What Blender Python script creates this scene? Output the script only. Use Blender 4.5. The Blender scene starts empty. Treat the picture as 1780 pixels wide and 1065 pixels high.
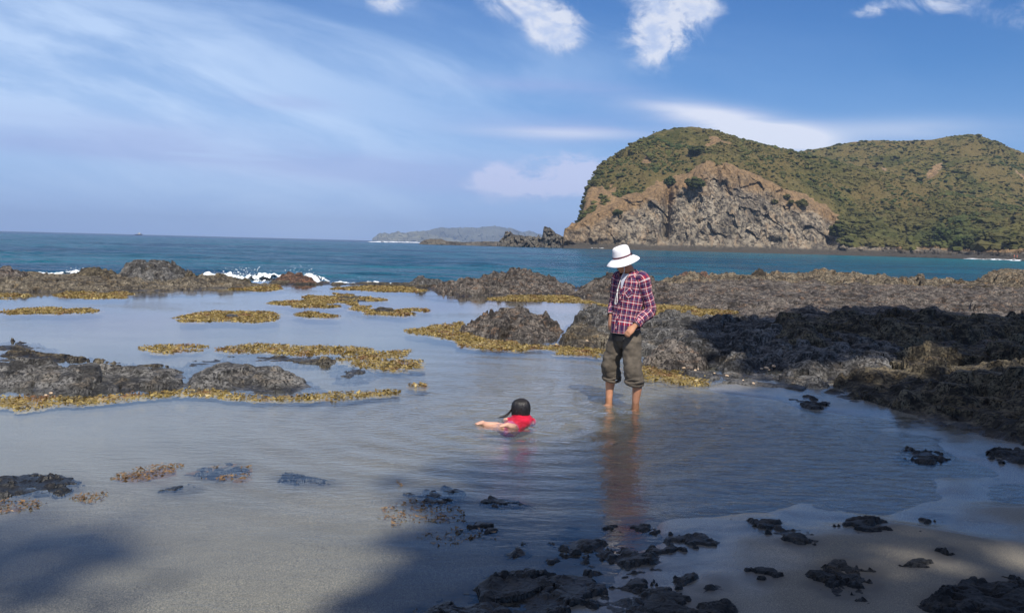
import bpy, math, random, time
import numpy as np
from mathutils import Matrix, Vector, Euler
T0 = time.time()
random.seed(7)
S = bpy.context.scene
COL = S.collection
# ------------------------------------------------------------------ camera
PITCH, ROLL, F_PX, W_PX, H_PX = 3.87, 1.47, 1605.0, 1780.0, 1065.0
CAMZ = 1.66
SEA = -0.25
cam_d = bpy.data.cameras.new('camera'); cam = bpy.data.objects.new('camera', cam_d); COL.objects.link(cam)
CR = Matrix.Rotation(math.radians(90 - PITCH), 3, 'X') @ Matrix.Rotation(math.radians(ROLL), 3, 'Z')
cam.matrix_world = Matrix.Translation((0, 0, CAMZ)) @ CR.to_4x4()
cam_d.sensor_width = 36.0; cam_d.lens = 36.0 * F_PX / W_PX
cam_d.clip_start = 0.1; cam_d.clip_end = 30000
S.camera = cam
# ------------------------------------------------------------------ exposure, sun, sky
S.view_settings.view_transform = 'Standard'; S.view_settings.look = 'None'
S.view_settings.gamma = 1.0; S.view_settings.use_curve_mapping = False
S.view_settings.exposure = 0.18
SUN_EL = math.radians(50)
_sa = math.radians(180 - 14)                       # azimuth of the sun, clockwise from +Y: behind, a little to the right
SUN = np.array([math.sin(_sa) * math.cos(SUN_EL), math.cos(_sa) * math.cos(SUN_EL), math.sin(SUN_EL)])
sd = bpy.data.lights.new('sun', 'SUN'); sd.energy = 4.9; sd.angle = math.radians(0.53); sd.color = (1.0, 0.94, 0.85)
so = bpy.data.objects.new('sun', sd); COL.objects.link(so)
so.rotation_euler = Vector(SUN).to_track_quat('Z', 'Y').to_euler(); so.location = (8, -20, 30)


class E:
    """a shader socket with arithmetic"""
    def __init__(s, nt, v): s.nt = nt; s.v = v
    def _m(s, op, *a):
        n = s.nt.nodes.new('ShaderNodeMath'); n.operation = op
        for i, q in enumerate((s,) + a):
            q = q.v if isinstance(q, E) else q
            if isinstance(q, (int, float)): n.inputs[i].default_value = q
            else: s.nt.links.new(q, n.inputs[i])
        return E(s.nt, n.outputs[0])
    def __add__(s, o): return s._m('ADD', o)
    def __sub__(s, o): return s._m('SUBTRACT', o)
    def __mul__(s, o): return s._m('MULTIPLY', o)
    def __truediv__(s, o): return s._m('DIVIDE', o)
    def __rmul__(s, o): return s._m('MULTIPLY', o)
    def __radd__(s, o): return s._m('ADD', o)
    def exp(s): return s._m('EXPONENT')
    def mx(s, o): return s._m('MAXIMUM', o)
    def mn(s, o): return s._m('MINIMUM', o)
    def clamp(s): return s._m('MAXIMUM', 0.0)._m('MINIMUM', 1.0)
    def rng(s, a, b, c=0.0, d=1.0, smooth=True):
        n = s.nt.nodes.new('ShaderNodeMapRange'); n.interpolation_type = 'SMOOTHSTEP' if smooth else 'LINEAR'
        s.nt.links.new(s.v, n.inputs[0])
        for i, q in enumerate((a, b, c, d)): n.inputs[i + 1].default_value = q
        return E(s.nt, n.outputs[0])


def noise(nt, vec, scale=5, detail=4, rough=0.5, dist=0.0, color=False):
    n = nt.nodes.new('ShaderNodeTexNoise'); n.inputs['Scale'].default_value = scale
    n.inputs['Detail'].default_value = detail; n.inputs['Roughness'].default_value = rough
    n.inputs['Distortion'].default_value = dist
    if vec is not None: nt.links.new(vec, n.inputs['Vector'])
    return n.outputs['Color'] if color else E(nt, n.outputs['Fac'])


def combine(nt, x, y, z):
    n = nt.nodes.new('ShaderNodeCombineXYZ')
    for i, q in enumerate((x, y, z)):
        q = q.v if isinstance(q, E) else q
        if isinstance(q, (int, float)): n.inputs[i].default_value = q
        else: nt.links.new(q, n.inputs[i])
    return n.outputs[0]


def mix(nt, fac, a, b, mode='MIX'):
    n = nt.nodes.new('ShaderNodeMix'); n.data_type = 'RGBA'; n.blend_type = mode
    fac = fac.v if isinstance(fac, E) else fac
    if isinstance(fac, (int, float)): n.inputs[0].default_value = fac
    else: nt.links.new(fac, n.inputs[0])
    for i, q in ((6, a), (7, b)):
        if isinstance(q, tuple): n.inputs[i].default_value = (*q, 1.0)
        else: nt.links.new(q.v if isinstance(q, E) else q, n.inputs[i])
    return n.outputs[2]


def px_dir(px, py):
    v = CR @ Vector(((px - W_PX / 2) / F_PX, -(py - H_PX / 2) / F_PX, -1.0))
    return v.normalized()
def px_ang(px, py):
    d = px_dir(px, py); return math.atan2(d.x, d.y), math.asin(d.z)
def G(px, py, z=0.0):
    """photograph pixel -> point of the horizontal plane at height z"""
    d = px_dir(px, py); t = (z - CAMZ) / d.z
    return d.x * t, d.y * t
def px_az_tan(px, py):
    d = px_dir(px, py); return math.atan2(d.x, d.y), d.z / math.hypot(d.x, d.y)


wd = bpy.data.worlds.new('World'); S.world = wd; wd.use_nodes = True
nt = wd.node_tree; nt.nodes.clear()
out = nt.nodes.new('ShaderNodeOutputWorld'); bg = nt.nodes.new('ShaderNodeBackground')
bg.inputs['Strength'].default_value = 0.10
nt.links.new(bg.outputs[0], out.inputs[0])
sky = nt.nodes.new('ShaderNodeTexSky'); sky.sky_type = 'NISHITA'; sky.sun_disc = False
sky.sun_elevation = SUN_EL; sky.sun_rotation = _sa; sky.altitude = 0; sky.air_density = 1.0; sky.dust_density = 0.6; sky.ozone_density = 1.6
tc = nt.nodes.new('ShaderNodeTexCoord'); sep = nt.nodes.new('ShaderNodeSeparateXYZ')
nt.links.new(tc.outputs['Generated'], sep.inputs[0])
X_, Y_, Z_ = (E(nt, sep.outputs[i]) for i in range(3))
AZ = X_._m('ARCTAN2', Y_); EL = Z_._m('ARCSINE')
def gwin(px, py, sx, sy, rot=0.0):
    a, e = px_ang(px, py); c, s_ = math.cos(math.radians(rot)), math.sin(math.radians(rot))
    sx /= F_PX; sy /= F_PX
    u = (AZ - a) * c + (EL - e) * s_; v = (EL - e) * c - (AZ - a) * s_
    q = (u / sx) * (u / sx) + (v / sy) * (v / sy)
    return (q * -0.5).exp()
def addall(l):
    r = l[0]
    for q in l[1:]: r = r + q
    return r
# streaky veil: stretched noise along a slightly falling direction
u_ = AZ * math.cos(-0.22) + EL * math.sin(-0.22); v_ = EL * math.cos(-0.22) - AZ * math.sin(-0.22)
n_cir = noise(nt, combine(nt, u_ * 2.2, v_ * 9.0, 3.1), 1.6, 7, 0.58, 0.4)
n_cir2 = noise(nt, combine(nt, AZ * 3.0, EL * 22.0, 7.7), 1.3, 6, 0.55, 0.3)
n_puf = noise(nt, combine(nt, AZ * 24.0 + EL * 9.0, EL * 27.0, 1.3), 1.0, 9, 0.64, 0.6)
n_puf2 = noise(nt, combine(nt, AZ * 34.0, EL * 62.0, 8.3), 1.0, 8, 0.62, 0.4)
n_big = noise(nt, combine(nt, AZ * 1.2, EL * 3.0, 9.3), 1.2, 3, 0.5)
veil_w = addall([gwin(120, 185, 300, 75, -16), gwin(420, 215, 330, 38, -8) * 0.6, gwin(60, 60, 420, 70, -6) * 0.45,
                 gwin(500, 60, 420, 60, -4) * 0.42, gwin(350, 330, 500, 60, 0) * 0.28, gwin(760, 130, 200, 60, -10) * 0.22])
veil = (veil_w * n_cir.rng(0.30, 0.68, 0.35, 1.25)).clamp() * 0.88 + n_big.rng(0.48, 0.78) * n_cir.rng(0.45, 0.75) * 0.12
grey_w = addall([gwin(480, 272, 260, 22, -4), gwin(900, 285, 200, 14, 0) * 0.3, gwin(965, 152, 100, 9, -2), gwin(80, 255, 140, 10, 0) * 0.6,
                 gwin(970, 225, 120, 16, 0), gwin(1190, 195, 90, 12, -6) * 0.8, gwin(510, 180, 50, 8, 0) * 0.8, gwin(880, 325, 120, 12, 0) * 0.7,
                 gwin(300, 262, 380, 14, -3) * 0.45])
grey = (grey_w * n_cir2.rng(0.28, 0.62, 0.3, 1.2)).clamp() * 0.62
puf_w = addall([gwin(910, 10, 66, 30, -20) * 1.0, gwin(975, 58, 28, 24, 0) * 1.25, gwin(1150, 36, 50, 50, 10) * 1.3, gwin(1150, 85, 26, 14, 20) * 0.9, gwin(1215, 14, 34, 18, -10) * 0.65,
                gwin(680, 6, 40, 16, 0) * 0.7, gwin(1520, 16, 32, 10, 8) * 0.8, gwin(1630, 6, 40, 14, 0) * 0.7, gwin(1765, 25, 40, 22, 0) * 0.6])
puf = (puf_w * (n_puf * 3.2 - 0.75)).rng(0.22, 1.05) * 0.85
low_w = addall([gwin(1000, 290, 62, 18, 0) * 1.15, gwin(866, 301, 26, 12, 0) * 1.6, gwin(925, 326, 60, 10, 0) * .9, gwin(940, 325, 90, 12, 0) * 0.7, gwin(1010, 318, 60, 20, 0) * 0.7,
                gwin(850, 352, 80, 10, 0) * 0.35])
low = (low_w * (n_puf2 * 3.6 - 0.9)).rng(0.20, 1.15) * 0.8
lent_w = addall([gwin(1355, 240, 62, 13, -8) * 1.5, gwin(1270, 212, 85, 14, -10) * 1.0, gwin(1180, 190, 60, 8, -4) * 0.5, gwin(1545, 226, 130, 12, -1) * 0.42, gwin(980, 232, 90, 7, 0) * 0.6])
lent = (lent_w * n_cir2.rng(0.25, 0.62, 0.25, 1.1)).clamp() * 0.90
hsv = nt.nodes.new('ShaderNodeHueSaturation'); hsv.inputs['Saturation'].default_value = 1.12; hsv.inputs['Value'].default_value = 1.0
nt.links.new(sky.outputs[0], hsv.inputs['Color'])
SKYMUL = (0.35, 0.60, 0.93)
c0 = mix(nt, 1.0, hsv.outputs[0], SKYMUL, 'MULTIPLY')
lowhaze = EL._m('ABSOLUTE').rng(-0.02, 0.20, 1.0, 0.0) * 0.92
c0 = mix(nt, lowhaze, c0, (2.95, 4.35, 7.9))
c1 = mix(nt, veil, c0, (5.0, 6.5, 9.0))
c2 = mix(nt, grey, c1, (3.3, 4.2, 7.2))
c3 = mix(nt, low, c2, (5.5, 6.0, 8.3))
c4 = mix(nt, puf, c3, mix(nt, n_puf2.rng(0.35, 0.62), (5.0, 5.9, 8.0), (7.4, 7.7, 8.6)))  # puff shading is mixed into the cloud colour by noise
c5 = mix(nt, lent, c4, (7.2, 7.6, 8.8))
n_over = noise(nt, tc.outputs['Generated'], 2.3, 6, 0.6, 0.3)
over = n_over.rng(0.44, 0.60) * EL.rng(0.36, 0.62) * 0.62  # overhead cloud out of view, added for whiter and stronger fill light
c6 = mix(nt, over, c5, (8.2, 7.9, 7.6))
nt.links.new(c6, bg.inputs['Color'])

# ------------------------------------------------------------------ numpy noise
_r = np.random.RandomState(11)
_P = np.tile(_r.permutation(256), 3).astype(np.int32)
_GA = _r.rand(256) * 2 * np.pi
_GX, _GY = np.cos(_GA), np.sin(_GA)
_g3 = _r.randn(256, 3); _g3 /= np.linalg.norm(_g3, axis=1)[:, None]
def _f(t): return t * t * t * (t * (t * 6 - 15) + 10)
def perlin(x, y, seed=0):
    x = x + seed * 17.31; y = y - seed * 9.73
    xi = np.floor(x).astype(np.int32); yi = np.floor(y).astype(np.int32); xf = x - xi; yf = y - yi
    u, v = _f(xf), _f(yf)
    def g(i, j):
        h = _P[_P[(xi + i) & 255] + ((yi + j) & 255)]
        return _GX[h] * (xf - i) + _GY[h] * (yf - j)
    a = g(0, 0); a += u * (g(1, 0) - a); b = g(0, 1); b += u * (g(1, 1) - b)
    return (a + v * (b - a)) * 1.5
def perlin3(x, y, z, seed=0):
    x = x + seed * 13.1
    xi = np.floor(x).astype(np.int32); yi = np.floor(y).astype(np.int32); zi = np.floor(z).astype(np.int32)
    xf, yf, zf = x - xi, y - yi, z - zi; u, v, w = _f(xf), _f(yf), _f(zf)
    def g(i, j, k):
        h = _P[_P[_P[(xi + i) & 255] + ((yi + j) & 255)] + ((zi + k) & 255)]
        q = _g3[h]; return q[..., 0] * (xf - i) + q[..., 1] * (yf - j) + q[..., 2] * (zf - k)
    def l(a, b, t): return a + t * (b - a)
    return 1.5 * l(l(l(g(0, 0, 0), g(1, 0, 0), u), l(g(0, 1, 0), g(1, 1, 0), u), v), l(l(g(0, 0, 1), g(1, 0, 1), u), l(g(0, 1, 1), g(1, 1, 1), u), v), w)
def fbm(x, y, o=4, gain=0.5, seed=0, ridged=False):
    s = 0; a = 1.0; t = 0
    for i in range(o):
        n = perlin(x * 2 ** i, y * 2 ** i, seed + i * 3.7)
        if ridged: n = 1 - 2 * np.abs(n)
        s = s + a * n; t += a; a *= gain
    return s / t
def facets(x, y, seed=0):
    """tilted plates: every Voronoi cell gets its own height and slope; also the distance to the crack"""
    x = x + seed * 3.17; y = y + seed * 5.71
    xi = np.floor(x).astype(np.int32); yi = np.floor(y).astype(np.int32)
    best = np.full(x.shape, 9.0); sec = best.copy(); hh = np.zeros(x.shape)
    R1 = _r2[0]; R2 = _r2[1]; R3 = _r2[2]; R4 = _r2[3]; R5 = _r2[4]
    for i in (-1, 0, 1):
        for j in (-1, 0, 1):
            k = _P[_P[(xi + i) & 255] + ((yi + j) & 255)]
            dx = x - (xi + i + R1[k]); dy = y - (yi + j + R2[k]); d = dx * dx + dy * dy
            m = d < best
            sec = np.where(m, best, np.minimum(sec, d)); best = np.where(m, d, best)
            hh = np.where(m, R3[k] + dx * R4[k] + dy * R5[k], hh)
    return hh, np.sqrt(sec) - np.sqrt(best)
_q = np.random.RandomState(5)
_r2 = [_q.rand(256), _q.rand(256), _q.rand(256) * 2 - 1, _q.randn(256) * 0.75, _q.randn(256) * 0.75]
def sstep(x, a, b):
    t = np.clip((x - a) / (b - a), 0, 1); return t * t * (3 - 2 * t)
def sdf(X, Y, P):
    """signed distance to polygon, positive inside"""
    P = np.asarray(P, float); n = len(P); d = np.full(X.shape, 1e9); ins = np.zeros(X.shape, bool)
    for i in range(n):
        ax, ay = P[i]; bx, by = P[(i + 1) % n]; ex, ey = bx - ax, by - ay
        wx, wy = X - ax, Y - ay
        t = np.clip((wx * ex + wy * ey) / (ex * ex + ey * ey + 1e-12), 0, 1)
        d = np.minimum(d, (wx - ex * t) ** 2 + (wy - ey * t) ** 2)
        c = ((ay > Y) != (by > Y))
        with np.errstate(divide='ignore', invalid='ignore'):
            ins ^= c & (X < ex * (Y - ay) / (by - ay + 1e-12) + ax)
    d = np.sqrt(d); return np.where(ins, d, -d)

# ------------------------------------------------------------------ object helpers
def tag(o, label=None, cat=None, group=None, kind=None):
    if label: o['label'] = label
    if cat: o['category'] = cat
    if group: o['group'] = group
    if kind: o['kind'] = kind
    return o
def mesh(name, V, Fc, mat, parent=None, smooth=False, attrs=None, uv=None):
    V = np.asarray(V, np.float32).reshape(-1, 3); Fc = np.asarray(Fc, np.int32)
    me = bpy.data.meshes.new(name); k = Fc.shape[1]
    me.vertices.add(len(V)); me.vertices.foreach_set('co', V.ravel())
    me.loops.add(Fc.size); me.loops.foreach_set('vertex_index', Fc.ravel())
    me.polygons.add(len(Fc)); me.polygons.foreach_set('loop_start', np.arange(len(Fc), dtype=np.int32) * k)
    me.polygons.foreach_set('use_smooth', np.full(len(Fc), bool(smooth)))
    if attrs:
        for n, a in attrs.items():
            at = me.attributes.new(n, 'FLOAT', 'POINT'); at.data.foreach_set('value', np.asarray(a, np.float32).ravel())
    if uv is not None:
        l = me.uv_layers.new(name='UVMap'); l.data.foreach_set('uv', np.asarray(uv, np.float32)[Fc.ravel()].ravel())
    me.update(calc_edges=True); me.materials.append(mat)
    o = bpy.data.objects.new(name, me); COL.objects.link(o)
    if parent is not None: o.parent = parent
    return o
def grid_faces(mask):
    nr, nc = mask.shape; idx = np.arange(nr * nc).reshape(nr, nc)
    m = mask[:-1, :-1] & mask[1:, :-1] & mask[1:, 1:] & mask[:-1, 1:]
    Fc = np.stack([idx[:-1, :-1][m], idx[:-1, 1:][m], idx[1:, 1:][m], idx[1:, :-1][m]], 1)
    used = np.unique(Fc); re = np.full(nr * nc, -1, np.int64); re[used] = np.arange(len(used))
    return used, re[Fc]
def grid_mesh(name, X, Y, Z, mat, mask=None, parent=None, smooth=False, attrs=None):
    if mask is None: mask = np.ones(X.shape, bool)
    used, Fc = grid_faces(mask)
    V = np.stack([X.ravel(), Y.ravel(), Z.ravel()], 1)[used]
    return mesh(name, V, Fc, mat, parent, smooth, {k: a.ravel()[used] for k, a in (attrs or {}).items()})
def fan(thetas, rs):
    TH, R = np.meshgrid(thetas, rs); return R * np.sin(TH), R * np.cos(TH), TH, R
def empty(name, loc=(0, 0, 0)):
    o = bpy.data.objects.new(name, None); COL.objects.link(o); o.location = loc; return o
def ico(sub=2):
    import bmesh
    bm = bmesh.new(); bmesh.ops.create_icosphere(bm, subdivisions=sub, radius=1.0)
    v = np.array([p.co[:] for p in bm.verts]); f = np.array([[q.index for q in p.verts] for p in bm.faces]); bm.free(); return v, f
ICO1, ICO2 = ico(1), ico(2)
ICO3 = ico(3)

# ------------------------------------------------------------------ materials
def mat(name):
    m = bpy.data.materials.new(name); m.use_nodes = True; t = m.node_tree
    b = t.nodes['Principled BSDF']; return m, t, b
def pos(t):
    g = t.nodes.new('ShaderNodeNewGeometry'); return g.outputs['Position']
def attr(t, n):
    a = t.nodes.new('ShaderNodeAttribute'); a.attribute_name = n; return E(t, a.outputs['Fac'])
def bump(t, b, h, strength, dist, prev=None):
    n = t.nodes.new('ShaderNodeBump'); n.inputs['Strength'].default_value = strength; n.inputs['Distance'].default_value = dist
    t.links.new(h.v if isinstance(h, E) else h, n.inputs['Height'])
    if prev is not None: t.links.new(prev, n.inputs['Normal'])
    if b is not None: t.links.new(n.outputs[0], b.inputs['Normal'])
    return n.outputs[0]
def scalev(t, p, s):
    n = t.nodes.new('ShaderNodeVectorMath'); n.operation = 'MULTIPLY'; t.links.new(p, n.inputs[0]); n.inputs[1].default_value = s; return n.outputs[0]
def plain(name, col, rough=0.7, var=0.15, scale=20, bmp=0.0, bscale=60, metallic=0.0):
    m, t, b = mat(name); p = pos(t)
    n = noise(t, p, scale, 4)
    lo = tuple(c * (1 - var) for c in col); hi = tuple(min(1, c * (1 + var)) for c in col)
    t.links.new(mix(t, n.rng(0.3, 0.7), lo, hi), b.inputs['Base Color'])
    b.inputs['Roughness'].default_value = rough; b.inputs['Metallic'].default_value = metallic
    if bmp: bump(t, b, noise(t, p, bscale, 4), bmp, 0.01)
    return m

def rock_mat(name, dark, light, warm, warm_amt=0.35, scale=1.0):
    m, t, b = mat(name); p = pos(t)
    n1 = noise(t, p, 1.1 * scale, 6, 0.62, 0.6); n2 = noise(t, p, 7.0 * scale, 6, 0.7, 0.3); n3 = noise(t, scalev(t, p, (1, 1, 2.5)), 2.6 * scale, 5, 0.6, 1.2)
    n4 = noise(t, p, 30 * scale, 4, 0.7)
    c = mix(t, (n1 * 0.40 + n2 * 0.60).rng(0.42, 0.60), dark, light)
    c = mix(t, (n3.rng(0.5, 0.68) * n2.rng(0.35, 0.6)) * warm_amt * 2.0, c, warm)
    crust = n2.rng(0.60, 0.72) * n1.rng(0.45, 0.6) * 0.6
    c = mix(t, crust, c, tuple(min(0.5, x * 1.9 + 0.02) for x in light))
    c = mix(t, n4.rng(0.52, 0.40), c, tuple(x * 0.45 for x in dark))
    # pits and cracks
    v = t.nodes.new('ShaderNodeTexVoronoi'); v.feature = 'DISTANCE_TO_EDGE'; v.inputs['Scale'].default_value = 5.0 * scale
    t.links.new(mixv(t, p, 0.12), v.inputs['Vector'])
    cr = E(t, v.outputs['Distance']).rng(0.0, 0.05)
    c = mix(t, cr.rng(0, 1, 0.55, 0.0), c, tuple(x * 0.35 for x in dark))
    # wet and algae-dark just above the water
    gz = t.nodes.new('ShaderNodeSeparateXYZ'); t.links.new(p, gz.inputs[0])
    wet = (E(t, gz.outputs[2]) + n1 * 0.08 - 0.04).rng(0.0, 0.07, 1.0, 0.0)
    c = mix(t, wet * 0.55, c, tuple(x * 0.5 for x in dark))
    t.links.new(c, b.inputs['Base Color'])
    r = wet.rng(0, 1, 0.82, 0.38); t.links.new(r.v, b.inputs['Roughness'])
    b.inputs['Specular IOR Level'].default_value = 0.35
    b1 = bump(t, None, n2, 0.6, 0.04 / scale)
    b2 = bump(t, None, cr, 0.5, 0.015 / scale, b1)
    bump(t, b, n4, 0.45, 0.008 / scale, b2)
    return m
def mixv(t, p, amt):
    c = noise(t, p, 3.0, 3, 0.5, color=True)
    n = t.nodes.new('ShaderNodeVectorMath'); n.operation = 'MULTIPLY_ADD'
    t.links.new(c, n.inputs[0]); n.inputs[1].default_value = (amt * 4,) * 3; t.links.new(p, n.inputs[2]); return n.outputs[0]

M = {}
M['rock_grey'] = rock_mat('grey basalt', (0.028, 0.027, 0.026), (0.19, 0.182, 0.170), (0.15, 0.11, 0.065), 0.3)
M['rock_brown'] = rock_mat('brown basalt', (0.022, 0.018, 0.016), (0.195, 0.168, 0.142), (0.20, 0.115, 0.065), 0.42)
M['rock_rust'] = rock_mat('rust red rock', (0.05, 0.03, 0.024), (0.20, 0.115, 0.075), (0.23, 0.10, 0.05), 0.8)
M['rock_dark'] = rock_mat('dark weathered rock', (0.016, 0.013, 0.009), (0.165, 0.135, 0.085), (0.13, 0.09, 0.042), 0.45)
M['rock_shelf'] = rock_mat('algae brown shelf rock', (0.040, 0.033, 0.025), (0.23, 0.195, 0.140), (0.16, 0.11, 0.055), 0.5)
M['rock_ridge'] = rock_mat('ochre brown ridge rock', (0.034, 0.027, 0.019), (0.25, 0.205, 0.140), (0.24, 0.15, 0.075), 0.5, 0.7)
M['rock_black'] = rock_mat('black wet rock', (0.010, 0.011, 0.012), (0.050, 0.050, 0.050), (0.06, 0.04, 0.02), 0.3, 2.0)
M['rock_far'] = rock_mat('far headland rock', (0.05, 0.045, 0.038), (0.20, 0.18, 0.145), (0.17, 0.12, 0.07), 0.5, 0.08)

def sand_mat():
    m, t, b = mat('wet grey sand'); p = pos(t)
    n1 = noise(t, p, 0.7, 5, 0.55, 0.4); n2 = noise(t, p, 5, 5, 0.6, 0.8); n3 = noise(t, p, 160, 3, 0.8)
    c = mix(t, n1.rng(0.35, 0.65), (0.350, 0.325, 0.262), (0.435, 0.398, 0.318))
    c = mix(t, n2.rng(0.55, 0.8) * 0.35, c, (0.17, 0.158, 0.13))
    ny = noise(t, scalev(t, p, (0.6, 2.4, 1)), 1.5, 6, 0.7, 1.5)
    c = mix(t, ny.rng(0.60, 0.70) * n2.rng(0.45, 0.6) * 0.55, c, (0.075, 0.072, 0.068))
    dry = attr(t, 'dry').clamp()
    c = mix(t, dry * 0.75, c, (0.25, 0.205, 0.13))
    st_ = attr(t, 'stain'); c = mix(t, st_.rng(.15, .8) * 0.85, c, (0.060, 0.052, 0.042))
    nv = noise(t, p, 420, 2, 0.9)
    c = mix(t, (n3 * 0.5 + nv * 0.5).rng(0.60, 0.45), c, (0.10, 0.095, 0.085))
    c = mix(t, (n3 * 0.4 + nv * 0.6).rng(0.60, 0.70), c, (0.34, 0.32, 0.27))
    sg = t.nodes.new('ShaderNodeVectorMath'); sg.operation = 'LENGTH'; t.links.new(p, sg.inputs[0])
    t.links.new(c, b.inputs['Base Color'])
    r = dry.rng(0, .8, 0.16, 0.8); t.links.new(r.v, b.inputs['Roughness'])
    b1 = bump(t, None, n2, 0.25, 0.02); bump(t, b, n3 * dry.rng(0, .6, .2, 1.0), 0.6, 0.004, b1)
    return m
M['sand'] = sand_mat()

def pool_mat():
    m, t, b = mat('shallow pool water'); t.nodes.remove(b); p = pos(t)
    o = t.nodes['Material Output']
    fr = t.nodes.new('ShaderNodeFresnel'); fr.inputs['IOR'].default_value = 1.333
    tr = t.nodes.new('ShaderNodeBsdfTransparent'); tr.inputs[0].default_value = (0.94, 0.97, 0.98, 1)
    gl = t.nodes.new('ShaderNodeBsdfGlossy'); gl.inputs['Roughness'].default_value = 0.02; gl.inputs['Color'].default_value = (1, 1, 1, 1)
    ch = attr(t, 'chop')
    n1 = noise(t, scalev(t, p, (3.2, 7.5, 1)), 1.6, 3, 0.55, 0.8); n2 = noise(t, scalev(t, p, (9, 16, 1)), 2.2, 3, 0.6, 0.5)
    h = (n1 * 1.0 + n2 * 0.22) * ch
    nn = bump(t, None, h, 1.0, 0.026)
    for q in (fr, gl): t.links.new(nn, q.inputs['Normal'])
    mx = t.nodes.new('ShaderNodeMixShader'); t.links.new(fr.outputs[0], mx.inputs[0]); t.links.new(tr.outputs[0], mx.inputs[1]); t.links.new(gl.outputs[0], mx.inputs[2])
    t.links.new(mx.outputs[0], o.inputs[0])
    return m
M['pool'] = pool_mat()

def sea_mat():
    m, t, b = mat('open sea water'); p = pos(t)
    sx = t.nodes.new('ShaderNodeSeparateXYZ'); t.links.new(p, sx.inputs[0]); x, y = E(t, sx.outputs[0]), E(t, sx.outputs[1])
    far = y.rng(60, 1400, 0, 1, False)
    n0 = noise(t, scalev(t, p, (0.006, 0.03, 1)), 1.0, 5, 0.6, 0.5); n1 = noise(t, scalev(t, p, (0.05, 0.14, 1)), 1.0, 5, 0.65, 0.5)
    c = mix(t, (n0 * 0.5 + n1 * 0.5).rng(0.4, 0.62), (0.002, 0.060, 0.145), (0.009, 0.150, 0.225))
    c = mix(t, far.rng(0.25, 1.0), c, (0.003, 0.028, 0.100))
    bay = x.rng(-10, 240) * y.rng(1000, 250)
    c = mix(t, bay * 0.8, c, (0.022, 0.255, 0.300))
    t.links.new(c, b.inputs['Base Color']); b.inputs['Roughness'].default_value = 0.16; b.inputs['IOR'].default_value = 1.333
    h1 = noise(t, scalev(t, p, (0.9, 1.7, 1)), 0.9, 5, 0.62, 0.5); h2 = noise(t, scalev(t, p, (0.12, 0.3, 1)), 1.0, 5, 0.6, 0.4)
    h3 = noise(t, scalev(t, p, (0.35, 0.55, 1)), 1.0, 5, 0.65, 0.4); b1 = bump(t, None, h1, 1.0, 1.0); b2 = bump(t, None, h3, 1.0, 2.6, b1); bump(t, b, h2, 1.0, 4.0, b2)
    return m
M['sea'] = sea_mat(); M['sea'].node_tree.nodes['Principled BSDF'].inputs['Specular IOR Level'].default_value = 0.32

def foam_mat():
    m, t, b = mat('white sea foam'); p = pos(t); n = noise(t, p, 6, 5, 0.7)
    t.links.new(mix(t, n.rng(0.35, 0.6), (0.62, 0.70, 0.74), (0.86, 0.88, 0.88)), b.inputs['Base Color'])
    b.inputs['Roughness'].default_value = 0.9; bump(t, b, n, 0.8, 0.06); return m
M['foam'] = foam_mat()

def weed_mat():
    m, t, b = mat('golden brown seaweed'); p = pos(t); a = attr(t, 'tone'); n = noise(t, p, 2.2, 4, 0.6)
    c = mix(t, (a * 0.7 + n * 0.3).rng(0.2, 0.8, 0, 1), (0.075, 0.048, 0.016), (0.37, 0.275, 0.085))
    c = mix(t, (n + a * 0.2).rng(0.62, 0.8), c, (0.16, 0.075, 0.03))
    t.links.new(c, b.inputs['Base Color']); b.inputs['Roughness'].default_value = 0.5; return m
M['weed'] = weed_mat()
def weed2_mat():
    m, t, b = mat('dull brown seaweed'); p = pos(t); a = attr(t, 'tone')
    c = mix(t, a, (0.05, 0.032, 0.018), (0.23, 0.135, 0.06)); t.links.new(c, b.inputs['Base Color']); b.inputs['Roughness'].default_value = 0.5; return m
M['weed2'] = weed2_mat()

def head_mat():
    m, t, b = mat('headland ground'); p = pos(t); veg, soil, vv = attr(t, 'veg'), attr(t, 'soil'), attr(t, 'low')
    n1 = noise(t, scalev(t, p, (1, 1, 0.45)), 0.055, 7, 0.65, 1.2); n2 = noise(t, p, 0.35, 6, 0.7, 0.5); n3 = noise(t, scalev(t, p, (1, 1, 0.3)), 0.16, 6, 0.65, 0.8)
    rc = mix(t, (n1 * 0.5 + n3 * 0.5).rng(0.36, 0.62), (0.145, 0.120, 0.090), (0.42, 0.355, 0.26))
    rc = mix(t, n2.rng(0.56, 0.42), rc, (0.07, 0.06, 0.05))
    rc = mix(t, n3.rng(0.50, 0.66) * 0.7, rc, (0.33, 0.235, 0.145))
    so_ = mix(t, n2.rng(0.35, 0.65), (0.17, 0.115, 0.065), (0.33, 0.215, 0.11))
    gr = mix(t, n2.rng(0.35, 0.65), (0.066, 0.062, 0.020), (0.155, 0.130, 0.045))
    n5 = noise(t, p, 0.018, 5, 0.6, 0.8)
    gr = mix(t, n5.rng(0.42, 0.60) * 0.75, gr, (0.155, 0.115, 0.045)); gr = mix(t, n5.rng(0.46, 0.34) * 0.7, gr, (0.050, 0.058, 0.016))
    gr = mix(t, n1.rng(0.56, 0.66) * 0.5, gr, (0.17, 0.14, 0.065))
    c = mix(t, soil + n2 * 0.4 - 0.2, rc, so_); c = mix(t, (veg + n2 * 0.5 - 0.25).rng(0.4, 0.6), c, gr)
    c = mix(t, vv, c, (0.085, 0.075, 0.062))
    t.links.new(c, b.inputs['Base Color']); b.inputs['Roughness'].default_value = 0.9; b.inputs['Specular IOR Level'].default_value = 0.1
    b1 = bump(t, None, n2, 1.0, 1.6); bump(t, b, n3, 1.0, 3.0, b1); return m
M['head'] = head_mat()
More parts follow.
